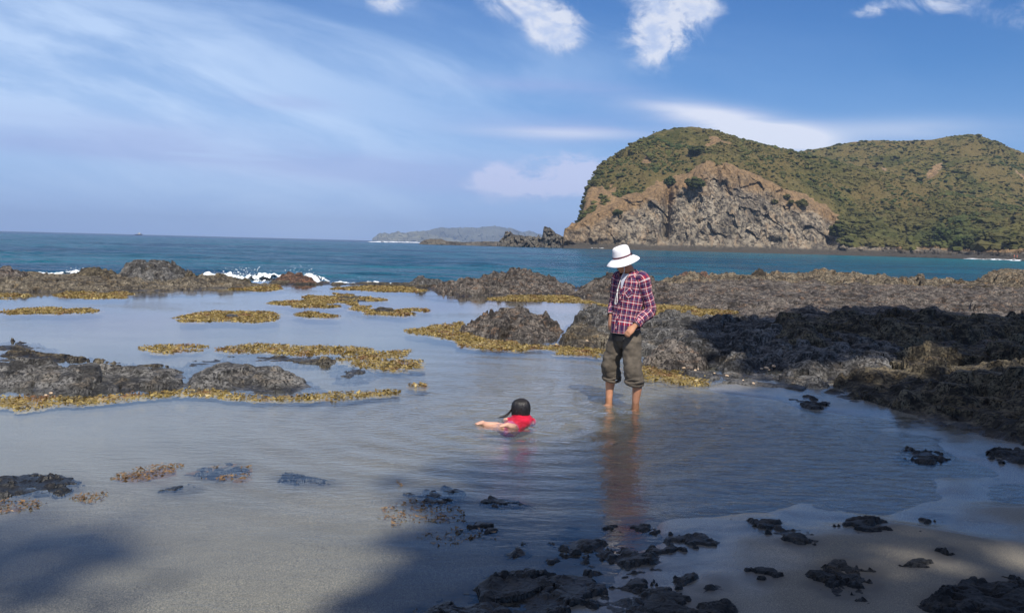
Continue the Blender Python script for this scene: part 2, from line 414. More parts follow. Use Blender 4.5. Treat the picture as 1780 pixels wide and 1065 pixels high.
def bush_mat():
    m, t, b = mat('coastal bush foliage'); p = pos(t); a = attr(t, 'tone'); n = noise(t, p, 1.2, 3, 0.7); g = noise(t, p, 0.02, 3, 0.5)
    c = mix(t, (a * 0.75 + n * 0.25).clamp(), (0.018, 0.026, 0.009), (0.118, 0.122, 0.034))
    c = mix(t, g.rng(0.46, 0.62) * 0.55, c, (0.125, 0.100, 0.035)); c = mix(t, g.rng(0.46, 0.36) * 0.6, c, (0.040, 0.062, 0.018))
    t.links.new(c, b.inputs['Base Color']); b.inputs['Roughness'].default_value = 0.8; b.inputs['Specular IOR Level'].default_value = 0.15
    bump(t, b, n, 1.0, 0.7); return m
M['bush'] = bush_mat()
M['leaf'] = plain('tree leaf', (0.06, 0.09, 0.035), 0.6)
M['bark'] = plain('bark', (0.14, 0.11, 0.085), 0.9, 0.3, 8, 0.6, 20)

# ------------------------------------------------------------------ sand floor
CT = [  # photograph pixel on the water plane, height of the sand there
    (0, 520, -.12), (300, 520, -.14), (600, 505, -.12), (0, 570, -.14), (300, 580, -.16), (650, 570, -.15), (750, 520, -.14), (900, 525, -.06),
    (150, 640, -.06), (350, 620, -.08), (600, 650, -.08), (760, 640, -.10), (900, 640, -.09), (1050, 640, -.05), (1060, 700, -.085), (1103, 705, -.085), (900, 720, -.16), (840, 740, -.14),
    (0, 740, -.05), (200, 740, -.06), (500, 740, -.07), (700, 730, -.09), (0, 800, -.03), (300, 800, -.03), (600, 800, -.04), (780, 800, -.05),
    (0, 850, -.012), (250, 870, -.010), (500, 880, -.009), (700, 870, -.010), (0, 950, -.006), (300, 950, -.005), (600, 950, -.004), (450, 910, -.006), (780, 960, -.003), (0, 1065, -.004), (150, 1065, -.004), (450, 1065, -.003), (700, 1065, -.001), (300, 1130, -.003), (300, 1200, .01), (900, 1200, .05), (0, 1300, .03), (1500, 1200, .08), (1780, 1300, .1),
    (1180, 660, -.03), (1300, 676, .02), (1450, 700, .02), (1250, 700, -.05), (1400, 740, -.06), (1150, 760, -.10), (1300, 800, -.10), (1500, 800, -.07), (1580, 745, .0), (1640, 800, -.015), (1700, 790, .015), (1780, 800, .03),
    (1000, 780, -.09), (900, 820, -.06), (1000, 850, -.06), (1150, 850, -.06), (1300, 860, -.04), (1500, 870, -.03), (1600, 840, -.015), (1660, 850, .015), (1740, 860, -.004), (1780, 900, .03), (1700, 920, .02),
    (850, 900, -.012), (950, 910, -.015), (1080, 915, -.012), (1200, 925, .006), (1320, 915, .014), (1450, 900, .0), (1500, 920, .02), (1600, 900, .005), (1350, 960, .03), (1500, 970, .06), (1650, 960, .07), (1560, 940, .05),
    (900, 970, -.004), (1050, 975, -.004), (1000, 1030, .0), (1150, 1000, .012), (1250, 1040, .03), (1450, 1040, .05), (1700, 1040, .08), (850, 1050, -.002),
    (1400, 900, .005), (1560, 780, -.03),
]
_ct = np.array([(math.atan2(*G(a, b)), math.log(math.hypot(*G(a, b))), z) for a, b, z in CT])
def sand_h(X, Y):
    R = np.hypot(X, Y) + 1e-6; th = np.arctan2(X, Y); lr = np.log(R)
    n = 0; w = 0
    for a, l, z in _ct:
        k = 1.0 / ((th - a) ** 2 * 1.6 + (lr - l) ** 2 + 4e-4) ** 2; n = n + k * z; w = w + k
    h = n / w
    near = sstep(R, 14, 8)
    h = h + near * ((0.003 + .010 * sstep(X, .3, 1.5)) * fbm(X * 1.3, Y * 2.2, 6, 0.6, 3) + 0.003 * fbm(X * 3.5, Y * 7, 3, 0.5, 4)) + (1 - near) * 0.02 * fbm(X * .5, Y * .8, 3, .5, 5)
    sea = np.where((R > 37), -(R - 37) * 0.12, 0.0); h = h + np.maximum(sea, -3)
    back = np.clip(-Y, 0, 40) * 0.05 * (np.cos(th) < 0.2); h = h + back
    return h
def rows(r0, r1, d): return np.exp(np.arange(math.log(r0), math.log(r1) + d, d))
def angs(fine, d, full):
    f = np.arange(-fine, fine + d, d); c = np.linspace(fine + 0.03, full, int((full - fine) / 0.05) + 2)
    return np.concatenate([-c[::-1], f, c])
FG = [
    ('flat dark barnacled rock at the left edge in the foreground sand', [(-40, 868), (40, 868), (95, 862), (130, 850), (120, 832), (60, 826), (-40, 828)], .045, 40),
    ('small dark rock with brown weed, middle of the three on pale sand', [(350, 822), (385, 828), (420, 818), (415, 800), (380, 797), (352, 808)], .03, 41),
    ('tiny dark rock sliver alone on the pale sand left of centre', [(290, 851), (318, 854), (342, 848), (325, 842), (295, 844)], .02, 42),
    ('small black rock in thin water, right of the weedy pair', [(488, 830), (520, 836), (568, 836), (572, 828), (530, 824), (510, 816), (488, 820)], .04, 43),
    ('ragged black rock ringed by brown weed near the shadow edge', [(714, 862), (750, 872), (800, 868), (806, 855), (770, 845), (722, 844)], .04, 44),
    ('flat black rock lying in water at the shadow edge', [(842, 872), (880, 882), (915, 878), (920, 868), (880, 862), (845, 864)], .03, 45),
    ('small black rock with weed in front of the shadow edge', [(808, 918), (835, 928), (868, 922), (862, 910), (815, 908)], .035, 46),
    ('small wedge of black rock left of the branching black rocks', [(875, 956), (900, 968), (918, 962), (900, 948), (876, 945)], .03, 47),
    ('long branching black rock in the shaded foreground', [(970, 930), (990, 955), (1040, 985), (1100, 1002), (1135, 990), (1120, 965), (1070, 950), (1030, 930), (990, 918)], .05, 48),
    ('low black rock at the foot of the reflection of the person', [(1055, 930), (1090, 936), (1130, 930), (1125, 915), (1085, 912), (1055, 918)], .035, 49),
    ('curved black rock right of the branching one', [(1120, 935), (1150, 960), (1200, 972), (1225, 962), (1190, 948), (1240, 946), (1235, 936), (1160, 930), (1130, 925)], .035, 50),
    ('small black rock left below the branching one', [(948, 972), (975, 990), (1010, 990), (1005, 972), (965, 962)], .03, 51),
    ('wide rough black rock at the bottom edge left of centre', [(705, 1075), (740, 1045), (820, 1030), (860, 1008), (940, 998), (1030, 1000), (1050, 1020), (1020, 1050), (960, 1075), (860, 1110), (720, 1110)], .05, 52),
    ('rough black rock at the bottom edge in the middle', [(1040, 1050), (1060, 1020), (1120, 1012), (1160, 1025), (1195, 1050), (1260, 1060), (1250, 1100), (1080, 1110)], .045, 53),
    ('low dark rock streak above the bottom edge rocks', [(1195, 1020), (1230, 1036), (1262, 1030), (1250, 1012), (1210, 1004)], .03, 54),
    ('striped slab of black rock on the shaded sand at the pool edge', [(1303, 915), (1330, 932), (1370, 938), (1400, 932), (1380, 920), (1345, 908), (1315, 906)], .04, 55),
    ('compact black rock where water meets the sunlit sand', [(1472, 918), (1495, 932), (1530, 930), (1545, 916), (1520, 903), (1485, 903)], .055, 56),
    ('dark rock standing in the pool near the right bank', [(1568, 792), (1590, 802), (1620, 804), (1642, 797), (1620, 784), (1580, 780)], .07, 57),
    ('small black rock at the right pool margin', [(1606, 908), (1625, 914), (1642, 908), (1635, 898), (1610, 898)], .035, 58),
    ('broad low black rock in the lower right sand', [(1420, 1035), (1450, 1055), (1500, 1058), (1530, 1035), (1520, 1010), (1460, 994), (1425, 1005)], .045, 59),
    ('black rock cut by the bottom right corner', [(1625, 1075), (1660, 1045), (1730, 1030), (1810, 1040), (1830, 1100), (1640, 1110)], .07, 60),
    ('tiny black rock between the shaded rocks, lower centre right', [(1305, 1012), (1325, 1020), (1342, 1014), (1330, 1002), (1308, 1002)], .03, 61),
    ('small dark rock on the sunlit sand rim', [(1365, 955), (1385, 964), (1402, 956), (1395, 942), (1372, 944)], .03, 62),
    ('thin curved dark twig of rock on the sunlit sand', [(1590, 1002), (1630, 996), (1655, 984), (1652, 974), (1630, 984), (1595, 994)], .025, 63),
    ('flat dark rock at the right edge of the picture on the bank', [(1712, 795), (1740, 808), (1800, 812), (1800, 790), (1745, 785)], .05, 64),
    ('thin dark rock fragments in the shallow water below the reef', [(1375, 694), (1395, 708), (1425, 712), (1430, 702), (1400, 690)], .03, 65),
]
FGP = [q[1] for q in FG]
X, Y, TH, R = fan(angs(0.64, 0.0052, math.pi), rows(1.2, 62, 0.0090))
Z = sand_h(X, Y); 
DRY = sstep(Z, 0.004, 0.06)
STAIN = np.zeros(X.shape)
for _p in FGP:
    _P2 = np.array([G(*q) for q in _p]); c0_, c1_ = _P2.min(0) - .45, _P2.max(0) + .45
    bx_ = (X > c0_[0]) & (X < c1_[0]) & (Y > c0_[1]) & (Y < c1_[1])
    if bx_.any():
        xs_, ys_ = X[bx_], Y[bx_]; dd_ = sdf(xs_, ys_, _P2); STAIN[bx_] = np.maximum(STAIN[bx_], np.exp(-np.clip(-dd_, 0, 9) / .11))
STAIN = np.clip(STAIN * (.75 + .9 * fbm(X * 3, Y * 4, 5, .65, 77)), 0, 1)
tag(grid_mesh('sand', X, Y, Z, M['sand'], smooth=True, attrs={'dry': DRY, 'stain': STAIN}), 'wet grey sand of the tidal flat under and beside the pool', kind='structure')
ax = np.arange(0, 2 * math.pi, 0.1)
# inner cap under the camera
V = [(0, 0, float(Z[0].mean()))] + [(X[0, i], Y[0, i], Z[0, i]) for i in range(X.shape[1])]
capn = X.shape[1]
tag(mesh('sand', V, [(0, i + 1, i) for i in range(1, capn)], M['sand'], smooth=True, attrs={'dry': np.zeros(len(V)), 'stain': np.zeros(len(V))}), 'patch of wet sand right under the camera', kind='structure')

# ------------------------------------------------------------------ pool water
pool_back = [G(-250, 470), G(0, 474), G(200, 478), G(330, 484), G(430, 489), G(560, 490.5), G(700, 494), G(860, 496), G(1060, 505), G(1120, 505), G(1400, 540), (22, 26), (40, 10), (60, -20), (-60, -20), (-60, 30)]
X, Y, TH, R = fan(angs(0.60, 0.0029, 1.5), rows(2.0, 60, 0.0044))
d = sdf(X, Y, pool_back); msk = d > 0
def rings(X, Y, c, amp, lam, decay, sq=1.0):
    q = np.hypot(X - c[0], (Y - c[1]) * sq); return amp * np.sin(q * 2 * np.pi / lam) * np.exp(-q / decay) * sstep(q, 0.0, 0.35)
child_xy = G(895, 735); man_xy = G(1081.5, 701)
act = np.exp(-((X - 0.4) ** 2 / 3.5 + ((Y - 10.0)) ** 2 / 9.0))
act2 = np.exp(-((X - 2.0) ** 2 / 9 + ((Y - 8.2)) ** 2 / 5.0))
calm = sstep(R, 13, 20)
chop = np.clip(0.03 + 0.45 * act + 0.40 * act2 + 0.10 * calm * fbm(X * .3, Y * .3, 2, seed=8) + 0.07 * sstep(fbm(X * .35, Y * .5, 3, seed=9), .0, .5), 0.02, 1.0)
Z = rings(X, Y, child_xy, 0.014, 0.36, 1.0) + rings(X, Y, man_xy, 0.007, 0.26, 0.8) + rings(X, Y, (child_xy[0] - .6, child_xy[1] + .5), 0.003, 0.5, 2.2)
Z += 0.0035 * fbm(X * 1.6, Y * 3.6, 2, seed=12) * (act + act2 * .6)
# wake ridges crossing in front of the rock
sw = np.sin((Y * 0.93 + X * 0.20) * 2 * np.pi / 0.75 + 2.2 * perlin(X * .35, Y * .35, 3)) * np.exp(-(((X - 0.2) / 1.6) ** 2 + ((Y - 12.2) / 1.6) ** 2)); Z += 0.006 * sw
tag(grid_mesh('pool_water', X, Y, Z, M['pool'], mask=msk, smooth=True, attrs={'chop': chop}), 'shallow still tide pool water over grey sand', kind='structure')
print('pool', time.time() - T0)

# ------------------------------------------------------------------ sea
X, Y, TH, R = fan(angs(0.58, 0.0050, 1.45), rows(24, 9000, 0.0115))
att = sstep(R, 900, 200)
wv = 0.0
for k, (lam, amp, dx_) in enumerate(((26, .10, .25), (11, .09, -.15), (5.5, .08, .35), (2.6, .045, -.3), (1.4, .02, .1))):
    ph = (Y + dx_ * X) * 2 * np.pi / lam + 3.0 * perlin(X / lam / 2.2, Y / lam / 1.6, k + 20)
    s_ = (1 - np.abs(np.sin(ph / 2))) * 2 - 0.7
    ok = sstep(R * 0.0080, lam / 2.2, lam / 5)
    wv = wv + amp * s_ * ok * (0.6 + 0.8 * perlin(X / lam / 3, Y / lam / 3, k + 40))
Z = SEA + wv * att
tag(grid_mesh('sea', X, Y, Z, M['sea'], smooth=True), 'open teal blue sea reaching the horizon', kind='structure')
print('sea', time.time() - T0)

# ------------------------------------------------------------------ headland and hills
def table(pts):
    q = sorted(px_az_tan(x, y) for x, y in pts); return np.array([a for a, _ in q]), np.array([t for _, t in q])
def interp(az, tb): return np.interp(az, tb[0], tb[1])
def aztab(pts): q = sorted((px_az_tan(x, 430)[0], v) for x, v in pts); return np.array([a for a, _ in q]), np.array([t for _, t in q])
ridge = table([(976, 424), (979, 404), (990, 393), (1004, 386), (1010, 365), (1016, 340), (1022, 320), (1035, 300), (1045, 285), (1068, 268), (1100, 248), (1140, 228), (1175, 221), (1200, 218), (1240, 224), (1290, 240), (1340, 252), (1380, 260), (1420, 270), (1500, 290), (1600, 317), (1700, 343), (1780, 360), (1900, 380), (2050, 400)])
clifft = table([(976, 427), (979, 406), (990, 396), (1004, 392), (1030, 378), (1060, 366), (1090, 352), (1130, 338), (1165, 331), (1200, 310), (1225, 290), (1260, 291), (1300, 304), (1350, 329), (1400, 351), (1440, 374), (1462, 392), (1480, 412), (1520, 414), (1560, 430), (1620, 434), (1780, 440), (1900, 444), (2050, 450)])
r0t = aztab([(960, 560), (976, 585), (1050, 600), (1150, 620), (1300, 640), (1440, 655), (1540, 640), (1650, 590), (1780, 520), (1900, 470), (2050, 430)])
r1t = aztab([(976, 625), (1010, 690), (1060, 760), (1150, 800), (1200, 820), (1400, 860), (1600, 850), (1780, 800), (2050, 700)])
az0, az1 = px_az_tan(968, 430)[0], px_az_tan(2050, 430)[0]
azs = np.arange(az0, px_az_tan(1960, 430)[0], 0.0010)
NR = 330
s = np.linspace(-0.08, 1.35, NR)[:, None] * np.ones(len(azs))[None, :]
AZg = np.ones((NR, 1)) * azs[None, :]
r0, r1 = interp(AZg, r0t), interp(AZg, r1t)
PLAT = 0.10; CW = 0.20
wx, wy = np.sin(AZg), np.cos(AZg)
plat_r = r0 + 22
zc = interp(AZg, clifft) * (plat_r + (r1 - plat_r) * CW) + CAMZ
zr = interp(AZg, ridge) * r1 + CAMZ
Rg = np.where(s < 0, r0 + s * 200, np.where(s < PLAT, r0 + s / PLAT * 22, np.where(s < 0.5, plat_r + (s - PLAT) / (0.5 - PLAT) * (r1 - plat_r) * CW, plat_r + (r1 - plat_r) * (CW + (s - 0.5) / 0.5 * (1 - CW)))))
tc_ = np.clip((s - PLAT) / (0.5 - PLAT), 0, 1); tv = np.clip((s - 0.5) / 0.5, 0, 1); tb_ = np.clip((s - 1) / 0.35, 0, 1)
zlow = SEA + np.where(s < 0, s * 60, 0.4 + 1.5 * np.clip(s / PLAT, 0, 1))
Zg = zlow + (zc - 2) * (0.75 * tc_ ** 0.8 + 0.25 * tc_)
Zg = np.where(s > 0.5, zc + (zr - zc) * (0.72 * tv + 0.28 * np.sin(tv * np.pi / 2)), Zg)
Zg = np.where(s > 1, zr - tb_ * zr * 0.8, Zg)
land = sstep(AZg, px_az_tan(974, 430)[0], px_az_tan(981, 430)[0])
Zg = SEA - 3 + (Zg - SEA + 3) * land
Xg, Yg = Rg * wx, Rg * wy
# relief: gullies on slopes, ribs and cleft on cliff
cl = sstep(tc_, 0.02, 0.2) * sstep(tv, 0.10, 0.0); sl = sstep(tv, 0.02, 0.2) * sstep(tb_, 0.6, 0.0) * sstep(tv, 1.0, 0.8)
Xk = AZg * 700
u1 = Xk + 0.35 * Zg
rib = fbm(u1 / 34, Zg / 60 + 3, 4, 0.55, 31, True) * 7 + fbm(u1 / 12, Zg / 16, 4, 0.55, 33) * 3.0 + facets(u1 / 14, Zg / 11, 3)[0] * 1.9 + facets(u1 / 5, Zg / 4, 5)[0] * .8 + fbm(u1 / 4, Zg / 9, 4, .6, 47) * 1.4
def az_of(px): return px_az_tan(px, 400)[0]
cleft = np.exp(-((AZg - az_of(1158) - (Zg - 20) * 0.00006) / 0.0038) ** 2) * 16 * sstep(Zg, 75, 30) + np.exp(-((AZg - az_of(1226)) / 0.0045) ** 2) * 14 * sstep(Zg, 9, 5) + np.exp(-((AZg - az_of(1442)) / 0.006) ** 2) * 8
Rg2 = Rg - cl * rib + cl * cleft
gul = fbm((Xk + 0.9 * (Rg - 700)) / 60, (Rg - 700) / 200, 5, 0.55, 37, True)
Zg2 = Zg + sl * (gul * 11 - 4 + 3 * fbm(Xk / 22, Rg / 25, 4, .5, 39)) + cl * 1.5 * facets(Xk / 6, Rg / 6, 9)[0] + sstep(s, 1.3, 1.0) * sstep(tv, .9, 1.0) * 1.2 * fbm(Xk / 8, Rg / 9, 3, .5, 41)
tq = np.where(land > .9, (Zg2 - CAMZ) / Rg2, 0).max(0); fq = (interp(azs, ridge) - .0012) / np.maximum(tq, 1e-4); fq = np.where(tq < .01, 1.0, fq); fq = np.clip(np.convolve(np.pad(fq, 4, 'edge'), np.ones(9) / 9, 'valid'), .75, 1.02)
Zg2 = CAMZ + (Zg2 - CAMZ) * (1 + (fq[None] - 1) * sstep(tv, 0.0, 0.35))
platm = (s >= 0) & (s <= PLAT)
Zg2 = Zg2 + platm * (0.8 * fbm(Xk / 5, Rg / 5, 3, .6, 43))
Xg, Yg = Rg2 * wx, Rg2 * wy
def project_arr(X, Y, Z):
    MI = np.array(CR.transposed()); q = np.stack([X, Y, Z - CAMZ], -1) @ MI.T
    return W_PX / 2 + F_PX * q[..., 0] / -q[..., 2], H_PX / 2 - F_PX * q[..., 1] / -q[..., 2]
PXg, PYg = project_arr(Xg, Yg, Zg2)
nse = fbm(Xk / 16, Zg2 / 14, 5, .6, 51); nse2 = fbm(Xk / 45, Zg2 / 30, 4, .55, 53)
# colour zones follow the ground: cliff below its rim, bare clay at the rim and on the seaward nose, scrub above
rim = tv * (r1 - r0) / 60.0
veg = sstep(rim + nse * 0.35, 0.16, 0.40) * (s > 0.45)
nose = sstep(AZg, az_of(1110), az_of(1040))
veg = veg * (1 - nose * sstep(nse + 0.25 * nse2, -0.10, 0.10) * sstep(tv, 1.0, 0.35))
right = sstep(AZg, az_of(1440), az_of(1475))
veg = np.maximum(veg, right * sstep(Zg2 + nse * 5, 5, 8))
tops = np.exp(-((PXg - 1480) / 60) ** 2) * 0.0
veg = np.clip(veg, 0, 1)
soil = np.clip(sstep(tc_ + nse * 0.3, 0.62, 0.95) * (1 - tv) + sstep(tv, 0, 0.02) * 0.9 + nose * 0.3, 0, 1)
bare = (sstep(fbm(Xk / 30, Rg / 40, 3, .5, 57), .42, .55) * (tv > 0.1)); veg = veg * (1 - 0.85 * bare)
lowm = sstep(Zg2 + nse * 1.5, 5, 2.5)
headland = grid_mesh('headland', Xg, Yg, Zg2, M['head'], smooth=False, attrs={'veg': veg, 'soil': soil, 'low': lowm})
tag(headland, 'steep scrub covered headland with a bare rock cliff dropping to the bay', kind='structure')
# back hill
ridge2 = table([(1250, 330), (1330, 280), (1380, 263), (1430, 255), (1480, 245), (1520, 242), (1560, 243), (1620, 241), (1650, 235), (1690, 231), (1715, 238), (1750, 252), (1780, 264), (1850, 288), (1950, 318), (2060, 350)])
azb = np.arange(az_of(1250), az_of(1980), 0.0013); NB = 220
sb = np.linspace(0, 1.3, NB)[:, None] * np.ones(len(azb))[None]; AZb = np.ones((NB, 1)) * azb[None]
rb1 = 1230.0; Rb = 800 + sb * (rb1 - 800)
zrb = interp(AZb, ridge2) * rb1 + CAMZ
Zb = np.where(sb < 1, 0.12 * zrb + 0.88 * zrb * np.sin(sb * np.pi / 2) ** 1.15, zrb * (1 - (sb - 1) * 1.5))
gb = fbm((AZb * 1000 - 0.6 * Rb) / 75, Rb / 260, 5, .55, 61, True)
Zb = Zb + sstep(sb, 1.0, 0.85) * (gb * 20 - 6) + 3 * fbm(AZb * 40, Rb / 25, 4, .55, 62) * sstep(sb, 1.05, .9)
tq = ((Zb - CAMZ) / Rb).max(0); fq = (interp(azb, ridge2) - .0012) / tq; Zb = CAMZ + (Zb - CAMZ) * fq[None]
Xb, Yb = Rb * np.sin(AZb), Rb * np.cos(AZb)
nb = fbm(AZb * 45, Rb / 22, 4, .55, 63)
vegb = 1 - sstep(fbm(AZb * 22, Rb / 45, 3, .5, 65) + .25 * nb, .36, .5)
PXb, PYb = project_arr(Xb, Yb, Zb)
slip = np.exp(-(((PXb - 1625) - (PYb - 295) * -0.8) / 11) ** 2 - ((PYb - 296) / 16) ** 2)
vegb = vegb * (1 - sstep(slip + .3 * nb, .3, .6))
hill = grid_mesh('hill', Xb, Yb, Zb, M['head'], attrs={'veg': vegb, 'soil': 1 - vegb, 'low': np.zeros(Zb.shape)})
tag(hill, 'scrub covered hill rising behind the headland', kind='structure')
print('hills', time.time() - T0)

# bushes: clumps
def clumps(P, rad, tone, base=ICO1, seed=0, flat=0.7, jit=0.28):
    rs = np.random.RandomState(seed); v, f = base; n = len(P)
    q = v[None] * (1 + jit * rs.randn(n, len(v), 1)) * rad[:, None, None]
    ang = rs.rand(n) * 6.28; c, s_ = np.cos(ang)[:, None], np.sin(ang)[:, None]
    x = q[..., 0] * c - q[..., 1] * s_; y = q[..., 0] * s_ + q[..., 1] * c
    V = np.stack([x, y, q[..., 2] * flat], -1) + P[:, None]
    Fc = (f[None] + (np.arange(n) * len(v))[:, None, None]).reshape(-1, 3)
    tn = (tone[:, None] + 0.10 * rs.randn(n, len(v))).clip(0, 1)
    return V.reshape(-1, 3), Fc, tn.ravel()
def scatter(X, Y, Z, w, PX, n, seed):
    rs = np.random.RandomState(seed)
    ok = (w > 0.5) & (PX > 960) & (PX < 1900)
    # weight by ground area
    A = np.zeros(X.shape); dx = np.hypot(np.diff(X, axis=1), np.diff(Y, axis=1)); dr = np.sqrt(np.diff(X, axis=0) ** 2 + np.diff(Y, axis=0) ** 2 + np.diff(Z, axis=0) ** 2)
    A[:-1, :-1] = dx[:-1] * dr[:, :-1]
    pr = (A * ok).ravel(); pr /= pr.sum(); i = rs.choice(X.size, n, p=pr)
    P = np.stack([X.ravel()[i], Y.ravel()[i], Z.ravel()[i]], 1); P[:, :2] += rs.randn(n, 2) * 0.8; return P, rs, i
vv = veg * (s < 1.06) * (PXg > 1004)
P, rs, ii = scatter(Xg, Yg, Zg2, vv, PXg, 30000, 1)
g = fbm(P[:, 0] / 40, P[:, 1] / 40, 5, .6, 71)
keep = (g + 0.22 * rs.randn(len(P)) > -0.04 - .4 * sstep(P[:, 2], 45, 15)); P = P[keep]; g = g[keep]
tone = np.clip(0.40 + 0.85 * g + 0.13 * rs.randn(len(P)), 0, 1); rad = np.clip(0.85 * np.exp(0.5 * rs.randn(len(P))), 0.4, 3.4)
rad *= 1 + 0.8 * sstep(P[:, 2], 40, 12) * (P[:, 0] > 230)
V, Fc, tn = clumps(P, rad, tone, ICO1, 2, .55, .22)
tag(mesh('scrub', V, Fc, M['bush'], attrs={'tone': tn}), 'dense low coastal scrub covering the headland slopes', 'scrub', kind='stuff')
P, rs, ii = scatter(Xb, Yb, Zb, vegb * (sb < 1.03) * (sb > .1), PXb, 16000, 3)
g = fbm(P[:, 0] / 50, P[:, 1] / 50, 4, .6, 72)
keep = g + 0.22 * rs.randn(len(P)) > -0.10; P = P[keep]; g = g[keep]
V, Fc, tn = clumps(P, np.clip(1.25 * np.exp(0.5 * rs.randn(len(P))), .6, 4.2), np.clip(0.25 + 0.7 * g + 0.18 * rs.randn(len(P)), 0, 1), ICO1, 4, .45, .18)
tag(mesh('scrub', V, Fc, M['bush'], attrs={'tone': tn}), 'dense scrub covering the hill behind the headland', 'scrub', kind='stuff')
# named single bushes on the headland
def on_head(px, py):
    q = (np.abs(PXg - px) < 2.5) & (np.abs(PYg - py) < 2.5) & (s < 1.02)
    if not q.any():
        k = np.argmin((PXg - px) ** 2 + (PYg - py) ** 2 + 1e6 * (s > 1.02))
    else:
        k = np.argmin(np.where(q, Rg2, 1e9))
    return Xg.ravel()[k], Yg.ravel()[k], Zg2.ravel()[k]
BUSH = [(1207, 323, 30, 0.10, 'large dark round bush on the cliff rim left of the bare clay slope'),
        (1211, 266, 30, 0.16, 'broad dark thicket just below the headland summit'),
        (1077, 268, 13, 0.12, 'small dark bush on the skyline of the seaward shoulder'),
        (1031, 318, 14, 0.14, 'dark bush jutting from the seaward edge of the headland'),
        (1165, 318, 22, 0.2, 'bush on the cliff rim left of the large round bush'),
        (1348, 350, 11, 0.25, 'leftmost of four small bushes on the bare clay rim'),
        (1367, 343, 13, 0.16, 'uppermost of four small bushes on the bare clay rim'),
        (1376, 353, 11, 0.28, 'small pale bush between two others on the bare clay rim'),
        (1396, 357, 20, 0.2, 'widest of four small bushes on the bare clay rim, furthest right'),
        (1074, 370, 16, 0.35, 'lone pale green bush on the clay low on the seaward slope'),
        (1459, 405, 34, 0.22, 'spreading green bush at the right foot of the cliff'),
        (1495, 408, 30, 0.25, 'green bush just right of the one at the cliff foot'),
        (1638, 413, 30, 0.18, 'dark green tree low on the slope above the stony beach'),
        (1672, 426, 30, 0.14, 'rounded dark tree standing right at the edge of the beach'),
        (1714, 421, 34, 0.3, 'bright green tree beside the rounded dark one by the beach'),
        (1765, 424, 36, 0.22, 'green tree above the far right end of the beach')]
for k, (bx, by, wpx, tone_, lab) in enumerate(BUSH):
    p = np.array(on_head(bx, by)); rs = np.random.RandomState(100 + k); dist = math.hypot(p[0], p[1]); rad_ = wpx / 2 / F_PX * dist
    n = 60; q = rs.randn(n, 3); q /= np.linalg.norm(q, axis=1)[:, None]; q *= (rs.rand(n, 1) ** 0.4) * rad_ * np.array([1, .8, .62])
    P = q + p + np.array([0, -rad_ * .2, rad_ * 0.35])
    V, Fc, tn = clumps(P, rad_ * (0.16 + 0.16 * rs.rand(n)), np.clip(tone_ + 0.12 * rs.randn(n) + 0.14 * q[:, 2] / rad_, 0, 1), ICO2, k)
    o = empty('bush', tuple(p)); tag(o, lab, 'bush', 'single bushes standing out on the headland')
    c = mesh('crown', V - p, Fc, M['bush'], o, attrs={'tone': tn})
    tv_, tf_ = [], []
    for j in range(8):
        a = j * math.pi / 4; tv_ += [(math.cos(a) * rad_ * .08, math.sin(a) * rad_ * .08, -rad_ * .4), (math.cos(a) * rad_ * .05, math.sin(a) * rad_ * .05, rad_ * .5)]
        tf_.append((2 * j, (2 * j + 2) % 16, (2 * j + 3) % 16, 2 * j + 1))
    mesh('trunk', tv_, tf_, M['bark'], o)
print('bush', time.time() - T0)

# far islands, reef, stacks
def profile_rock(name, pts, r0, depth, m, seed, amp, rough_px=1.0, base=SEA - 1, daz=0.0006, nrow=60, flat=False):
    tb = table(pts); az = np.arange(tb[0][0], tb[0][-1] + daz, daz); u = np.linspace(0, 1, nrow)[:, None] * np.ones(len(az))[None]; A = np.ones((nrow, 1)) * az[None]
    Rr = r0 + (u - 0.45) * depth
    top = interp(A, tb) * r0 + CAMZ
    prof = np.where(u < .45, np.sin(u / .45 * np.pi / 2) ** 0.75, np.cos((u - .45) / .55 * np.pi / 2) ** .8)
    sc = r0 * rough_px / F_PX
    Zz = base + (top - base) * prof
    e = sstep(prof, 0, .5)
    Zz = Zz + amp * e * (0.6 * fbm(A * r0 / (sc * 14), Rr / (sc * 14), 4, .6, seed, True) - .3 + 0.8 * facets(A * r0 / (sc * 7), Rr / (sc * 9), seed)[0] * .5)
    Rr = Rr + amp * 1.5 * facets(A * r0 / (sc * 6), Zz / (sc * 6), seed + 2)[0]
    return grid_mesh(name, Rr * np.sin(A), Rr * np.cos(A), Zz, m)
M['hill_far'] = plain('far hill scrub', (0.085, 0.085, 0.060), 0.9, 0.35, 0.006)
M['hill_far2'] = plain('far hill grass and scrub', (0.135, 0.130, 0.085), 0.9, 0.45, 0.012)
o = profile_rock('distant_hills', [(700, 422), (725, 412), (741, 402), (767, 396.5), (788, 397.7), (807, 395.4), (828, 396.7), (858, 393.8), (878, 397.7), (895, 400), (910, 403.7), (920, 402.4), (942, 409.5), (960, 416), (1010, 424)], 8000, 1500, M['hill_far'], 3, 18, 1.5, daz=.0009)
tag(o, 'hazy blue grey hills far across the sea', kind='structure')
o = profile_rock('distant_hills', [(647, 418), (650, 414), (658, 408), (668, 405), (677, 408), (690, 403), (705, 406), (724, 401.6), (738, 404), (752, 409), (770, 413), (790, 418), (800, 421)], 6800, 900, M['hill_far2'], 5, 18, 1.5, daz=.0009)
tag(o, 'nearer and greener distant hills left of the blue ones', kind='structure')
o = profile_rock('sea_reef', [(728, 424), (733, 419.6), (741, 416.3), (750, 415.4), (758, 415), (767, 415.6), (775, 419), (792, 420.8), (814, 421), (843, 420), (865, 420), (900, 422), (940, 423), (985, 424), (1000, 427)], 640, 46, M['rock_far'], 7, 0.5)
tag(o, 'long low rocky reef running out from the headland into the sea', 'reef')
